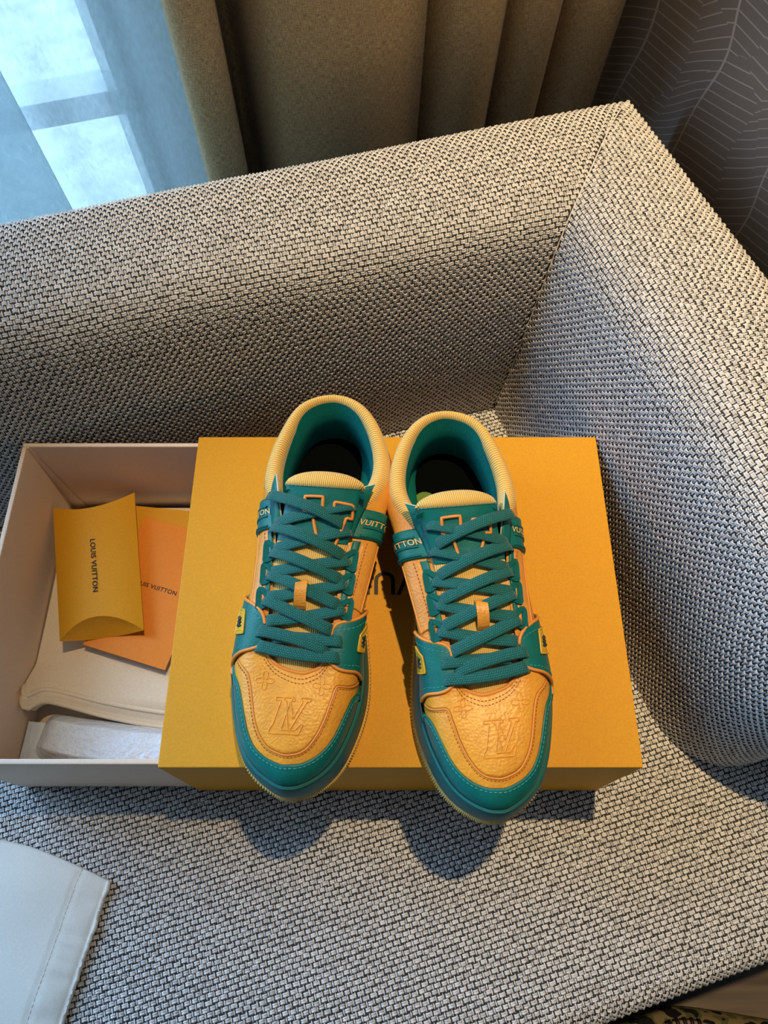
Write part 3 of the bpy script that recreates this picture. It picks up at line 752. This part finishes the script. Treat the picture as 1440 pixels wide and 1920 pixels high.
# tongue surface
TC = catmull([(.004, .242, .0625), (.004, .224, .0690), (.0035, .20, .0762), (.0025, .17, .0855), (0, .14, .0952), (-.004, .118, .1045), (-.0055, .106, .111), (-.0065, .0985, .1145), (-.007, .0925, .1125), (-.007, .0905, .107), (-.007, .093, .100)], 90)
TW_ = np.interp(np.linspace(0, 1, 90), [0, .2, .5, .72, .85, 1], [.0245, .026, .027, .0295, .0305, .030])
def tongue_z(x, y):
    i = np.argsort(TC[:60, 1]); cx = np.interp(y, TC[:60, 1][i], TC[:60, 0][i]); z = np.interp(y, TC[:60, 1][i], TC[:60, 2][i]); wd = np.interp(y, TC[:60, 1][i], TW_[:60][i])
    return z - .0065 * np.clip(np.abs(x - cx) / wd, 0, 1.3) ** 2.2
def tongue_surf(h0, i0, i1, frac=1.0, n=21):
    s = np.linspace(-1, 1, n); C = TC[i0:i1]; T = nrm(np.gradient(TC, axis=0))[i0:i1]; W = TW_[i0:i1]
    nn = np.cross(np.array([1.0, 0, 0]), T); nn *= np.sign(nn[0, 2])
    P = C[:, None] + np.array([1.0, 0, 0]) * (s[None] * W[:, None] * frac)[..., None] + nn[:, None] * (h0 - .0065 * (np.abs(s) * frac)[None] ** 2.2)[..., None]
    return P
EYL = [(.0365, .1045), (.0330, .1265), (.0310, .1455), (.0310, .1625), (.0320, .1815), (.0345, .2045), (.0335, .2150)]
EYR = [(-.0305, .1105), (-.0290, .1275), (-.0295, .1485), (-.0285, .1660), (-.0290, .1850), (-.0300, .2080), (-.0290, .2195)]

def build_shoe(name, loc, rz, sx, label):
    s = Shoe(name, loc, rz, sx, label); S = MT
    # --- sole unit
    a = np.arange(0, NT, 2); oc, on = OC[a], ON[a]; sp = spring(oc[:, 1])
    def loops(spec): return np.stack([np.column_stack([oc + on * o, z + sp * k_]) for o, z, k_ in spec], 1)
    arc = np.r_[0, np.cumsum(np.linalg.norm(np.diff(OC, axis=0), axis=1))]
    P = loops([(-.012, .0, 1), (-.003, .0, 1), (.0004, .002, 1), (.0012, .0075, 1), (.0002, .0105, 1), (-.004, .0112, 1)])
    # toothed edge
    nt_ = 260; th = np.linspace(0, 1, nt_ * 4, endpoint=False); ii = (th * NT)
    ocf = np.stack([np.interp(ii, np.arange(NT + 1), np.r_[OC[:, c], OC[0, c]]) for c in (0, 1)], 1); onf = closed_normals(ocf); spf = spring(ocf[:, 1])
    tooth = np.tile([.0, .0012, .0012, .0], nt_)
    P = np.stack([np.column_stack([ocf + onf * (o + tooth * tk)[:, None], z + spf]) for o, z, tk in [(-.03, .0006, 0), (-.004, .0, 0), (-.0004, .0010, 1), (.0006, .0048, 1), (-.0002, .0068, .6), (-.004, .0078, 0)]], 1)
    s.g('outsole', P, S['gum'], cu=True)
    fz = .006 * np.clip((oc[:, 1] - .18) / .1, 0, 1)
    sp = sp + fz
    mid = loops([(-.005, .0065, .62), (-.0014, .0072, .62), (-.0002, .0095, .8), (-.0006, .018, .9), (-.0022, .0245, 1), (-.0034, .0285, 1), (-.0044, .0306, 1), (-.0056, .0306, 1), (-.0062, .0300, 1), (-.0064, .0320, 1), (-.0078, .0340, 1)])
    s.g('midsole', mid, S['tealrub'], cu=True)
    lip = np.column_stack([oc - on * .0040, .0298 + sp]); v, f = sweep(lip, (0, 0, 1), circ(.0009, 6), True); s.m('midsole_ridge', v, f, S['tealrub'])
    # --- upper, lining, insole
    s.g('upper', SURF[::2], S['orange2'], cu=True)
    inn = SURF[::3, ::3] - SN[::3, ::3] * .0042
    s.g('lining', inn[:, ::-1], S['teallin'], cu=True)
    base = SURF[::6, 0] - SN[::6, 0] * .004; cen = base.mean(0); nb_ = len(base)
    s.m('insole', np.vstack([base + [0, 0, .0015], base * .5 + cen * .5 + [0, 0, .0005], [cen]]), [[i, (i + 1) % nb_, (i + 1) % nb_ + nb_, i + nb_] for i in range(nb_)] + [[i + nb_, (i + 1) % nb_ + nb_, 2 * nb_] for i in range(nb_)], S['insole'])
    # --- toe: vamp panel, mudguard
    mg = pline([(.0520, .222), (.0500, .230), (.0450, .239), (.041, .249), (.037, .262), (.031, .277), (.022, .2875), (.008, .294), (-.001, .294), (-.016, .288), (-.028, .273), (-.034, .257), (-.039, .243), (-.042, .233), (-.044, .226)], 120)
    lo = mg.copy(); lo[:, 1] = 0.0
    s.panel('toe_guard', mg, lo, .0016, S['teal'], 16)
    s.stitch(offset_q(mg, .0022 if False else -.0024), S['stitch'], .0017)
    s.stitch(offset_q(mg, -.0042), S['stitch'], .0017)
    vp = mg.copy(); top = mg.copy(); top[:, 1] = 1.0
    uq = pline([(.0468, .2232), (.0389, .2327), (.0349, .2415), (.0316, .2546), (.0286, .2658), (.0235, .2765), (.0172, .2837), (.0080, .2876), (-.0007, .2878), (-.0089, .2842), (-.0157, .2753), (-.0213, .2621), (-.0251, .2478), (-.0291, .2386), (-.0413, .2304)], 120)
    ut = uq.copy(); ut[:, 1] = 1.0
    s.panel('toe_band', offset_q(uq, -.0002), mg, .0006, S['orange'], 10)
    s.panel('vamp', offset_q(uq, .0010), ut, .0012, S['orange'], 24)
    s.pipe('vamp_piping', uq, .0008, S['piping'], .0009)
    s.stitch(offset_q(uq, -.0017), S['stitcho'], .0008, .0016, .0011, .00026)
    vt = np.column_stack([np.linspace(par([(.026, .221)])[0][0], par([(-.019, .220)])[0][0], 70), np.full(70, 1.0)])
    s.pipe('throat_piping', vt, .0016, S['piping'], .0004)
    v1 = vt.copy(); v1[:, 1] = .955; s.stitch(v1, S['stitcho'], .0014, .0016, .0011, .00026)
    v1 = vt.copy(); v1[:, 1] = .925; s.stitch(v1, S['stitcho'], .0014, .0016, .0011, .00026)
    # --- embossed monogram and flowers on the vamp (thin raised outlines)
    def emb(polys, cx, cy, k, r=.00055):
        out = []
        for pg in polys:
            pg = np.array(pg + [pg[0]], float); pg = resample(pg, max(40, len(pg) * 9))
            # letters read from the toe: image right is -x for this shoe, image down is +y
            q = par([(cx - sx * p[0] * k, cy - p[1] * k) for p in pg]); P, Nn = sev(q, .0012); out.append(sweep(P, Nn, circ(r, 6), False))
        v, f = merge(out); return v, f
    Lp = [(-.50, -.5), (-.18, .5), (-.30, .5)]
    LVP = [[(-.34, .38), (-.20, .38), (-.34, -.22), (-.44, -.38), (-.44, -.46), (.34, -.46), (.44, -.20), (.37, -.20), (.24, -.36), (-.12, -.36), (.05, .38), (.16, .38), (.16, .46), (-.34, .46)],
           [(-.12, .40), (-.12, .48), (.12, .48), (.06, .36), (.16, -.06), (.38, .38), (.30, .48), (.58, .48), (.58, .40), (.48, .38), (.12, -.34), (.06, -.34), (-.06, .38)]]
    v, f = emb(LVP, .0055, .2620, .0270); s.m('embossed_monogram', v, f, S['orange'])
    def flower(cx, cy, k):
        pg = []
        for i in range(96):
            t = 2 * math.pi * i / 96; r = .18 + .82 * abs(math.cos(2 * t)) ** 1.3; pg.append((r * math.cos(t), r * math.sin(t)))
        return emb([pg], cx, cy, k, .00040)
    for (cx, cy) in ((.0245, .2385), (-.0170, .2395)):
        v, f = flower(cx, cy, .0066); s.m('embossed_flower', v, f, S['orange'])
    # --- wings (lower eyestays) with piping and badges
    def wing(upper, lower, tU, tL, badge, emb_c, side):
        up_ = par(upper); lo_ = par(lower)
        up_ = np.vstack([catmull(up_, 60), [[tU, 0.0]]]); lo_ = np.vstack([catmull(lo_, 60), [[tL, 0.0]]])
        up_ = resample_p(up_, 60); lo_ = resample_p(lo_, 60)
        s.panel('eyestay_wing', up_, lo_, .0030, S['teal'], 22)
        pu = up_[up_[:, 1] > .22]; plo = lo_[lo_[:, 1] > .10]
        s.pipe('wing_piping', pu, .0013, S['piping'], .0024); s.pipe('wing_piping', plo, .0013, S['piping'], .0024)
        for Q, d in ((pu, 1), (plo, -1)):
            Q2 = Q * .87 + (plo if d == 1 else pu)[np.linspace(0, len(plo if d == 1 else pu) - 1, len(Q)).astype(int)] * .13
            s.stitch(resample_p(Q2[6:-8], 60), S['stitch'], .0030)
        b = par(badge)
        A_ = np.array([b[0] * (1 - t) + b[1] * t for t in np.linspace(0, 1, 12)]); B_ = np.array([b[3] * (1 - t) + b[2] * t for t in np.linspace(0, 1, 12)])
        bo = s.panel('badge', A_, B_, .0038, S['gold'], 12, .0025)
        ring = np.vstack([resample(np.array([b[i], b[(i + 1) % 4]]), 10)[:-1] for i in range(4)])
        s.pipe('badge_rim', ring, .0007, S['gold'], .0040, True, bo, 6)
        ce = b.mean(0); e1 = (b[1] - b[0] + b[2] - b[3]) / 2; e2 = (b[3] - b[0] + b[2] - b[1]) / 2
        parts = []
        for ln in ([(-.22, -.28), (-.05, -.05), (.05, .05), (.22, .28)], [(.22, -.28), (.05, -.05), (-.05, .05), (-.22, .28)], [(-.28, .0), (0, .03), (.28, 0)], [(0, -.3), (.0, .3)]):
            Q = np.array([ce + e1 * p[1] * .8 + e2 * p[0] * .8 for p in ln]); Q = resample(Q, 10); P, Nn = sev(Q, .0042); parts.append(sweep(P, Nn, circ(.00075, 6)))
        v, f = merge(parts); s.m('badge_emblem', v, f, S['dark'], bo)
        for q in range(4):
            w_ = .14 + .24 * q
            Q = np.array([b[0] * (1 - w_) + b[3] * w_, b[1] * (1 - w_) + b[2] * w_]); Q = resample(Q, 8); P, Nn = sev(Q, .0039); v, f = sweep(P, Nn, circ(.0003, 5)); s.m('badge_line', v, f, S['gold'], bo)
    tl = lambda x, y: par([(x, y)])[0][0]
    wing([(.0285, .199), (.0300, .1935), (.033, .189), (.040, .183), (.047, .176), (.0515, .168, .047)], [(.0300, .2125), (.0315, .2145), (.036, .2165), (.045, .2185), (.052, .223), (.0545, .231, .045)],
         tl(.0495, .160), tl(.0525, .236), [(.0488, .1817), (.0432, .1880), (.0425, .2052), (.0495, .2030)], None, 1)
    wing([(-.0205, .2035), (-.0215, .199), (-.0255, .1945), (-.036, .190), (-.0440, .184), (-.0455, .176, .05)], [(-.0205, .2155), (-.0210, .2210), (-.025, .2255), (-.038, .2258), (-.0430, .230), (-.0440, .238, .045)],
         tl(-.0435, .168), tl(-.0430, .243), [(-.0445, .1932), (-.0455, .2097), (-.0375, .2113), (-.0385, .1992)], None, -1)
    # --- eyestay strips and quarters
    for i0_, i1_ in ((4.42, 5.92), (20.22, 18.72)):
        st_ = np.linspace(i0_, i1_, 60) / 25
        a_ = resample_p(np.column_stack([st_, np.full(60, .90)]), 50); b_ = resample_p(np.column_stack([st_, np.full(60, .66)]), 50)
        s.panel('eyestay_strip', a_, b_, .0013, S['orange2'], 8)
        s.pipe('strip_piping', b_, .0009, S['piping'], .0010)
        s.stitch(a_ * .75 + b_ * .25, S['stitcho'], .0015, .0017, .0012, .00028)
        ed = a_.copy(); ed[:, 1] = 1.0
        s.panel('eyelet_band', resample_p(ed * .62 + a_ * .38, 50), a_, .0016, S['teal'], 4)
    # --- upper strap with ridges and lettering
    for side in (1, -1):
        if side == 1:
            ir, if_ = 3.72, 4.36
            tip = [(.0335, .086, .1000), (.0300, .1010, .1010), (.0260, .1180, .0960), (.0250, .1270, .0900)]
        else:
            ir, if_ = 20.98, 20.30
            tip = [(-.0440, .0890, .0990), (-.0290, .0970, .1020), (-.0190, .1080, .0990), (-.0185, .1310, .0895)]
        vs_ = np.linspace(.985, 0, 60); ra = resample_p(np.column_stack([np.full(60, ir / 25), vs_]), 40); fa = resample_p(np.column_stack([np.full(60, if_ / 25), vs_]), 40)
        s.panel('collar_strap', ra, fa, .0024, S['teal'], 16)
        for w_ in (.30, .62, .92):
            Q = ra * (1 - w_) + fa * w_; s.pipe('strap_ridge', Q[3:34], .0011, S['tealrub'], .0024, k=6)
        # flap that stands up from the strap beside the tongue
        e = catmull(np.array(tip), 30); bq = np.array([ra[1] * (1 - t) + fa[1] * t for t in np.linspace(0, 1, 30)]); bp, bn = sev(bq, .0022)
        rows = np.stack([bp * (1 - t) + e * t + np.array([0, 0, .0025 * math.sin(math.pi * t)]) for t in np.linspace(0, 1, 8)], 1)
        nn = nrm(np.cross(np.gradient(rows, axis=0), np.gradient(rows, axis=1))); nn *= np.sign((nn[..., 2]).mean())
        Pf = np.concatenate([rows, (rows - nn * .0018)[:, ::-1]], 1)
        s.g('strap_flap', Pf, S['teal'], cv=True)
        vE, fE = sweep(e - nn[:, -1] * .0009, (0, 0, 1), circ(.0009, 6)); s.m('flap_edge', vE, fE, S['cloth_edge'])
        # lettering raised on the strap
        v, f = text_geo('VUITTON' if side * sx < 0 or True else 'LOUIS', 1, 0, .012, 1.05); v = v * (.030 / np.ptp(v[:, 0])); v[:, :2] -= (v[:, :2].max(0) + v[:, :2].min(0)) / 2
        sg = -side * sx   # reading direction over the side of the shoe
        lq = 9 if side == -1 else 9
        qc = ra * .54 + fa * .46; pc = sev(qc)[0]; ss_ = np.r_[0, np.cumsum(np.linalg.norm(np.diff(pc, axis=0), axis=1))]
        # text x follows the strap down the side; text y across it
        start = .0015
        along = start + (v[:, 0] - v[:, 0].min()) if side == -1 and sx > 0 or side == 1 and sx < 0 else start + (v[:, 0].max() - v[:, 0])
        yd = v[:, 1]
        # baseline faces the toe on the side where the words start at the laces
        qi = np.stack([np.interp(along, ss_, qc[:, c]) for c in (0, 1)], 1); wid = np.linalg.norm(sev(ra[12])[0] - sev(fa[12])[0])
        ri = np.stack([np.interp(along, ss_, ra[:, c]) for c in (0, 1)], 1); fi_ = np.stack([np.interp(along, ss_, fa[:, c]) for c in (0, 1)], 1)
        qq = qi + (ri - fi_) * (yd / wid)[:, None]
        P, Nn = sev(qq, .0034); s.m('strap_lettering', P, f, S['gold2'], smooth=False)
    # --- collar, rib knit pad
    t0, t1 = par([(.0385, .098)])[0][0], par([(-.0445, .100)])[0][0]
    th = np.linspace(t1 - 1, t0, 150); ed, en = sev(np.column_stack([th, np.ones(150)])); on_ = np.stack([np.interp((th % 1) * NT, np.arange(NT + 1), np.r_[ON[:, c], ON[0, c]]) for c in (0, 1)], 1)
    on_ = nrm(on_); arcl = np.r_[0, np.cumsum(np.linalg.norm(np.diff(ed, axis=0), axis=1))]
    fade = np.clip(np.minimum(np.linspace(0, 1, 150), 1 - np.linspace(0, 1, 150)) / .035, 0, 1) ** .5
    sec = [(.0005, -.026), (.0040, -.022), (.0066, -.015), (.0070, -.008), (.0052, -.0015), (.0015, .0022), (-.0030, .0022), (-.0060, -.001), (-.0072, -.006), (-.0070, -.010)]
    wide = np.interp((th * 25) % 25, [0, 1.5, 3.2, 5, 12, 20, 21.8, 23.5, 25], [.62, .75, 1.05, 1.0, 1, 1.0, 1.1, .8, .62])
    P = np.zeros((150, len(sec), 3)); UV = np.zeros((150, len(sec), 2))
    for j, (o, z) in enumerate(sec):
        P[:, j, :2] = ed[:, :2] + on_ * (o * wide * (.3 + .7 * fade))[:, None]; P[:, j, 2] = ed[:, 2] + z * (.35 + .65 * fade)
        UV[:, j, 0] = arcl * 520; UV[:, j, 1] = j / 9
    s.g('collar', P, S['knit'], None, UV)
    sec2 = [(-.0066, -.0095), (-.0095, -.016), (-.0100, -.026), (-.0085, -.040), (-.0065, -.054)]
    P = np.stack([np.column_stack([ed[:, :2] + on_ * o, ed[:, 2] + z]) for o, z in sec2], 1)
    P0 = np.column_stack([ed[:, :2] + on_ * (-.0058 * wide)[:, None], ed[:, 2] - .0012])
    s.g('collar_lining', np.concatenate([P0[:, None], P], 1), S['teallin'])
    # --- heel counter
    hq = np.linspace(-.10, .10, 60); up_ = np.column_stack([hq, .62 - .3 * (np.abs(hq) / .1) ** 2]); lo_ = np.column_stack([hq, np.zeros(60)])
    s.panel('heel_counter', up_, lo_, .0016, S['teal'], 14)
    # --- tongue
    Pt = tongue_surf(0, 0, 62); Pb = tongue_surf(-.006, 0, 62)[:, ::-1]
    Pl_ = np.concatenate([Pt, Pb], 1); UV = np.zeros(Pl_.shape[:2] + (2,)); UV[..., 0] = np.r_[np.linspace(0, 34, 21), np.linspace(34, 0, 21)][None]; UV[..., 1] = np.linspace(0, 1, 62)[:, None]
    s.g('tongue', Pl_, S['knit'], None, UV, cv=True)
    # padded rib top of the tongue
    i0, i1 = 57, 90; sarr = np.linspace(-1, 1, 27); C = TC[i0:i1]; T = nrm(np.gradient(TC, axis=0))[i0:i1]; nn = np.cross(np.array([1., 0, 0]), T); nn *= np.sign(nn[0, 2])
    ww = TW_[i0:i1] * (1.03 - .10 * np.linspace(0, 1, i1 - i0) ** 3); t_ = np.linspace(0, 1, i1 - i0)
    hgt = .0045 * np.sqrt(np.clip(1 - (2 * t_ - 1) ** 4, 0, 1))
    se = np.sqrt(np.clip(1 - np.abs(sarr) ** 5, 0, 1))
    Pp = C[:, None] + np.array([1., 0, 0]) * (sarr[None] * ww[:, None])[..., None] + nn[:, None] * (hgt[:, None] * se[None] - .0065 * np.abs(sarr)[None] ** 2.2 - .0006)[..., None]
    UV = np.zeros(Pp.shape[:2] + (2,)); UV[..., 0] = np.linspace(0, 40, 27)[None]; UV[..., 1] = t_[:, None]
    s.g('tongue_pad', Pp, S['knit'], None, UV)
    Pk = tongue_surf(-.0075, 40, 90)[:, ::-1]; s.g('tongue_back', Pk, S['teallin'])
    # teal patch with outlined emblem
    Pp = tongue_surf(.0012, 36, 60, 1.0); Pb = tongue_surf(-.0008, 36, 60, 1.01)[:, ::-1]
    s.g('tongue_patch', np.concatenate([Pp, Pb], 1), S['teal'], cv=True)
    seam = tongue_surf(.0016, 58, 60, .98)[0]; v, f = dashes(seam, (0, 0, 1), .0022, .0012, .0003, .0002); s.m('stitching', v, f, S['stitch'])
    emb_ = [[(-.50, .50), (-.12, .50), (-.12, .28), (.12, .20), (.12, .42), (.50, .42), (.50, .14), (.38, .14), (.18, -.5), (-.16, -.5), (-.34, .18), (-.50, .18)]]
    for pg in emb_:
        pg = np.array(pg + [pg[0]]); pg = resample(pg, 120); X = -.0062 - sx * .005 - sx * pg[:, 0] * .036; Y = .1250 - pg[:, 1] * .032
        P = np.column_stack([X, Y, tongue_z(X, Y) + .0024]); v, f = sweep(P[:-1], (0, 0, 1), circ(.0013, 6), True); s.m('tongue_emblem', v, f, S['piping'])
    # --- lace keeper loop
    yk = np.linspace(.1670, .1870, 14); zk = tongue_z(.004, yk) + .0015 + .0058 * np.sin(np.linspace(0, math.pi, 14)) ** .6
    v, f = sweep(np.column_stack([np.full(14, .0040), yk, zk]), (0, 0, 1), [(-.0044, -.0005), (.0044, -.0005), (.0044, .0006), (-.0044, .0006)]); s.m('lace_keeper', v, f, S['orange2'], smooth=False)
    # --- eyelet loops
    for lst, sd in ((EYL, 1), (EYR, -1)):
        for (x, y) in lst[2:5]:
            z0 = tongue_z(x, y); q = par([(x + sd * .0005, y)]); P, Nn = sev(q[0], .002)
            ex = x - sd * .0032
            pts = np.array([(x + sd * .0036, y - .0080, P[2] - .0002), (x + sd * .0036, y + .0030, P[2] - .0010), (x + sd * .0028, y + .0062, P[2] - .0010), (ex, y + .0030, P[2] + .0014), (ex - sd * .0012, y - .0012, P[2] + .0022)])
            pts = catmull(pts, 28, True); v, f = sweep(pts, (0, 0, 1), [(-.0021, -.0006), (.0021, -.0006), (.0021, .0007), (-.0021, .0007)], True); s.m('eyelet_loop', v, f, S['tab'], smooth=False)
    # --- laces
    prof = [(-.0046, 0), (-.0042, .0006), (-.0017, .0010), (.0017, .0010), (.0042, .0006), (.0046, 0), (.0042, -.0005), (-.0042, -.0005)]
    def strand(p0, p1, lift, e0=.0035, e1=.0035, bow=0.0):
        p0, p1 = np.array(p0), np.array(p1); t = np.linspace(0, 1, 26); xy = p0 + (p1 - p0) * t[:, None]; xy[:, 1] += bow * np.sin(math.pi * t)
        zt = tongue_z(xy[:, 0], xy[:, 1]) + .0022
        def edgez(p): return sev(par([tuple(p)])[0], .0034)[0][2]
        z0, z1 = edgez(p0), edgez(p1)
        zl = z0 + (z1 - z0) * t
        z = np.maximum(zl + .0012, zt) + lift * np.sin(math.pi * t) ** .7
        for _ in range(3): z[1:-1] = (z[:-2] + 2 * z[1:-1] + z[2:]) / 4
        z[0] -= e0; z[1] -= e0 * .15; z[-1] -= e1; z[-2] -= e1 * .15
        P = np.column_stack([xy, z]); al = np.r_[0, np.cumsum(np.linalg.norm(np.diff(P, axis=0), axis=1))]
        v, f = sweep(P, (0, 0, 1), prof); UV = np.zeros((26, 8, 2)); UV[..., 0] = al[:, None]; UV[..., 1] = np.array([0, .1, .35, .65, .9, 1, .9, .1])[None]
        s.m('lace_strand', v, f, S['lace'], None, UV)
    for i in range(5):
        strand(EYR[i], (EYL[i + 1][0] - .002, EYL[i + 1][1] - .001) if i < 4 else (.0285, .1975), .0010, bow=.002)
    for i in range(5):
        strand(EYL[i], (EYR[i + 1][0] + .004, EYR[i + 1][1] - .002) if i < 4 else (-.0215, .2015), .0036, bow=.001)
    strand(EYR[5], (.022, .2085), .0012); strand(EYL[5], (-.0200, .2155), .0036, bow=-.001); strand(EYL[6], EYR[6], .0030, bow=.003)
    # lamp-lit patch of the insole, painted in green (glimpsed over the tongue of one shoe)
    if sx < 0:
        ls = np.linspace(0, 1, 9); Lg = np.array([[(-.0300 + .026 * a_, .048 + .010 * (2 * a_ - .6) ** 2 + .036 * b_, .0375) for b_ in ls] for a_ in ls]); s.g('lit_insole_patch', Lg, S['green'])
    return s
MT['insole'] = m_noise('black_insole', (.0012, .002, .002), .95, 800, .2, .1, .0003, .05)
MT['tab'] = m_plain('matte_teal_tab', (.002, .105, .095), .75, .15)
MT['cloth_edge'] = m_plain('pale_raw_edge', (.55, .60, .50), .7, .2)
MT['gold2'] = m_plain('pale_gold_lettering', (.75, .50, .16), .5, .3)
ZB = ZT + .0002
build_shoe('sneaker', (-.043, .374, ZB), R(180 - 4.24), 1, 'teal and orange low sneaker nearer the open drawer')
build_shoe('sneaker', (.0533, .358, ZB), R(180 + 4.98), -1, 'teal and orange low sneaker nearer the sofa arm')

# ------------------------------------------------------------------ patterned item on the floor below the seat
def m_camo():
    m, nt, b = new_mat('camouflage_cloth', (.1, .09, .05), .85, .2)
    n = node(nt, 'ShaderNodeTexNoise', Scale=38.0, Detail=1.5); L(nt, coords(nt), n.inputs['Vector'])
    r = ramp(nt, n.outputs[0], [(.42, (.008, .008, .010)), (.43, (.20, .16, .075)), (.54, (.10, .10, .045)), (.62, (.01, .01, .012))]); 
    for q in nt.nodes:
        if q.type == 'VALTORGB': q.color_ramp.interpolation = 'CONSTANT'
    L(nt, r, b.inputs['Base Color']); return m
camo = empty('camouflage_bag', (.43, -.24, ZF))
tag(camo, 'dark camouflage cloth bag with corded edge on floor below the seat', 'bag')
nu_, nv_ = 40, 20; ph = np.linspace(0, 2 * math.pi, nu_, endpoint=False); ps = np.linspace(0.02, math.pi - .02, nv_)
PH, PS = np.meshgrid(ph, ps, indexing='ij')
sxp = lambda c, e: np.sign(c) * np.abs(c) ** e
P = np.stack([.17 * sxp(np.cos(PH), .6) * np.sin(PS) ** .5, .105 * sxp(np.sin(PH), .6) * np.sin(PS) ** .5, .045 - .045 * sxp(np.cos(PS), .6) + .002 * np.sin(PH * 7)], -1)
c_, s_ = math.cos(R(-8)), math.sin(R(-8)); P[..., :2] = np.stack([P[..., 0] * c_ - P[..., 1] * s_, P[..., 0] * s_ + P[..., 1] * c_], -1)
grid('bag_body', P, m_camo(), camo, cu=True)
cp = catmull([(-.12, .085, .088), (-.07, .100, .090), (-.02, .092, .093), (.04, .078, .095), (.10, .070, .092), (.16, .05, .08)], 60)
tube('cord', cp, .0035, m_plain('tan_cord', (.25, .17, .12), .6, .3), camo)
mb = m_plain('black_wrap', (.012, .012, .013), .5, .3)
for (i0, i1) in ((8, 17), (26, 34)):
    for q in range(i0, i1, 2): tube('cord_wrap', cp[q:q + 2], .0062, mb, camo)
